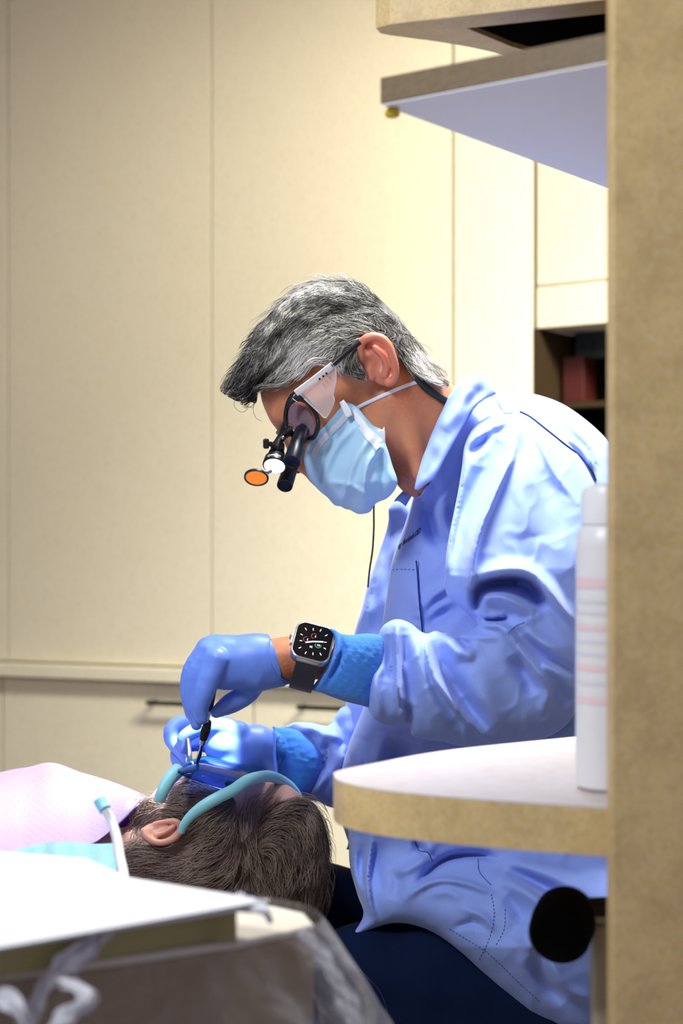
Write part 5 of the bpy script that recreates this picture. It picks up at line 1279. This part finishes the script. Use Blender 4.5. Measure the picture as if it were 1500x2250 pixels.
for k in range(5):
    q0_, _ = hit(lb, 396+k*4, 1694-k*2.2, .0015); q1_, _ = hit(lb, 392+k*4, 1700-k*2.0+1, .0015)
    if q0_ and q1_: tube('print_bar', [q0_, q1_], .0007, mat('bar_print', (.3, .6, .75), .5), gg, 4)

# bib
def bibpt(u, v):
    fx = crom([(-180, 1745), (0, 1697), (60, 1686), (115, 1676), (180, 1698), (250, 1723), (326, 1752)], False, 2); nx_ = crom([(-180, 1925), (0, 1890), (60, 1884), (110, 1874), (150, 1862), (212, 1848), (300, 1769)], False, 2)
    a = fx[min(len(fx)-1, int(u*(len(fx)-1)))]; b = nx_[min(len(nx_)-1, int(u*(len(nx_)-1)))]
    return a, b
V, Fs = [], []; nu, nv = 110, 44
_f = crom([(-180, 1745), (0, 1697), (60, 1686), (115, 1676), (180, 1698), (250, 1723), (326, 1752)], False, 2); _n = crom([(-180, 1925), (0, 1890), (60, 1884), (110, 1874), (150, 1862), (212, 1848), (300, 1769)], False, 2)
for i in range(nu+1):
    u = i/nu; a = _f[int(u*(len(_f)-1))]; b = _n[int(u*(len(_n)-1))]
    for j in range(nv+1):
        v = j/nv; px = a[0]*(1-v)+b[0]*v; py = a[1]*(1-v)+b[1]*v; Y = (2.12-.12*u)*(1-v)+(1.80+.12*u)*v
        px_, y_ = px, py; X, Y_, Z = W(px_, y_, Y)
        Z += .0011*math.sin(i*1.55)*math.sin(j*1.55)*math.sin(math.pi*v)+.003*math.sin(7*u+3*v)*math.sin(math.pi*v)+.0022*max(0, math.sin(24*v+9*u))*math.exp(-v*9)
        V.append((X, Y_, Z))
for i in range(nu):
    for j in range(nv): k = i*(nv+1)+j; Fs.append((k, k+1, k+nv+2, k+nv+1))
bb = mesh_obj('dental_bib', V, Fs, mat('bib_paper', (.50, .41, .76), .8, noise=[(4, (.42, .30, .72), .4, .7, (1, 1, 1))], bump=('voronoi', 220, .4, .001))); tag(bb, 'lavender embossed paper bib spread over the patient chest', 'bib')
md = bb.modifiers.new('t', 'SOLIDIFY'); md.thickness = .0012
# chair under the patient
dc = empty('dental_chair', (-.3, 1.97, 0), 'dark dental chair supporting the lying patient', 'dental chair')
CU = mat('chair_vinyl', (.012, .02, .05), .4)
T = Solid((380, 1990, -150), (740, 2180, 160), 6, 1.95); T.rc((500, 2090, -60), (640, 2080, -60), 44, 44, 20).rc((500, 2090, 60), (640, 2080, 60), 44, 44, 20).rc((500, 2090, -60), (500, 2090, 60), 44, 44, 20).rc((640, 2080, -60), (640, 2080, 60), 44, 44, 20).rc((570, 2085, 0), (571, 2085, 0), 50, 50, 20)
T.build('headrest', CU, dc, 2)
T = Solid((-700, 2080, -360), (420, 2420, 400), 10, 1.95); T.rc((-600, 2290, -150), (300, 2240, -100), 80, 70, 20).rc((-600, 2290, 190), (300, 2240, 140), 80, 70, 20).rc((-600, 2290, 20), (300, 2240, 20), 90, 70, 60).rc((300, 2200, 0), (520, 2110, 0), 24, 22, 20)
T.build('backrest', CU, dc, 2)
boxo('base', (-.75, -.25, 1.80, 2.15, 0, .06), WPLAST, dc, .01); tube('column', [(-.5, 1.97, .05), (-.5, 1.97, .50)], .09, WPLAST, dc, 32)
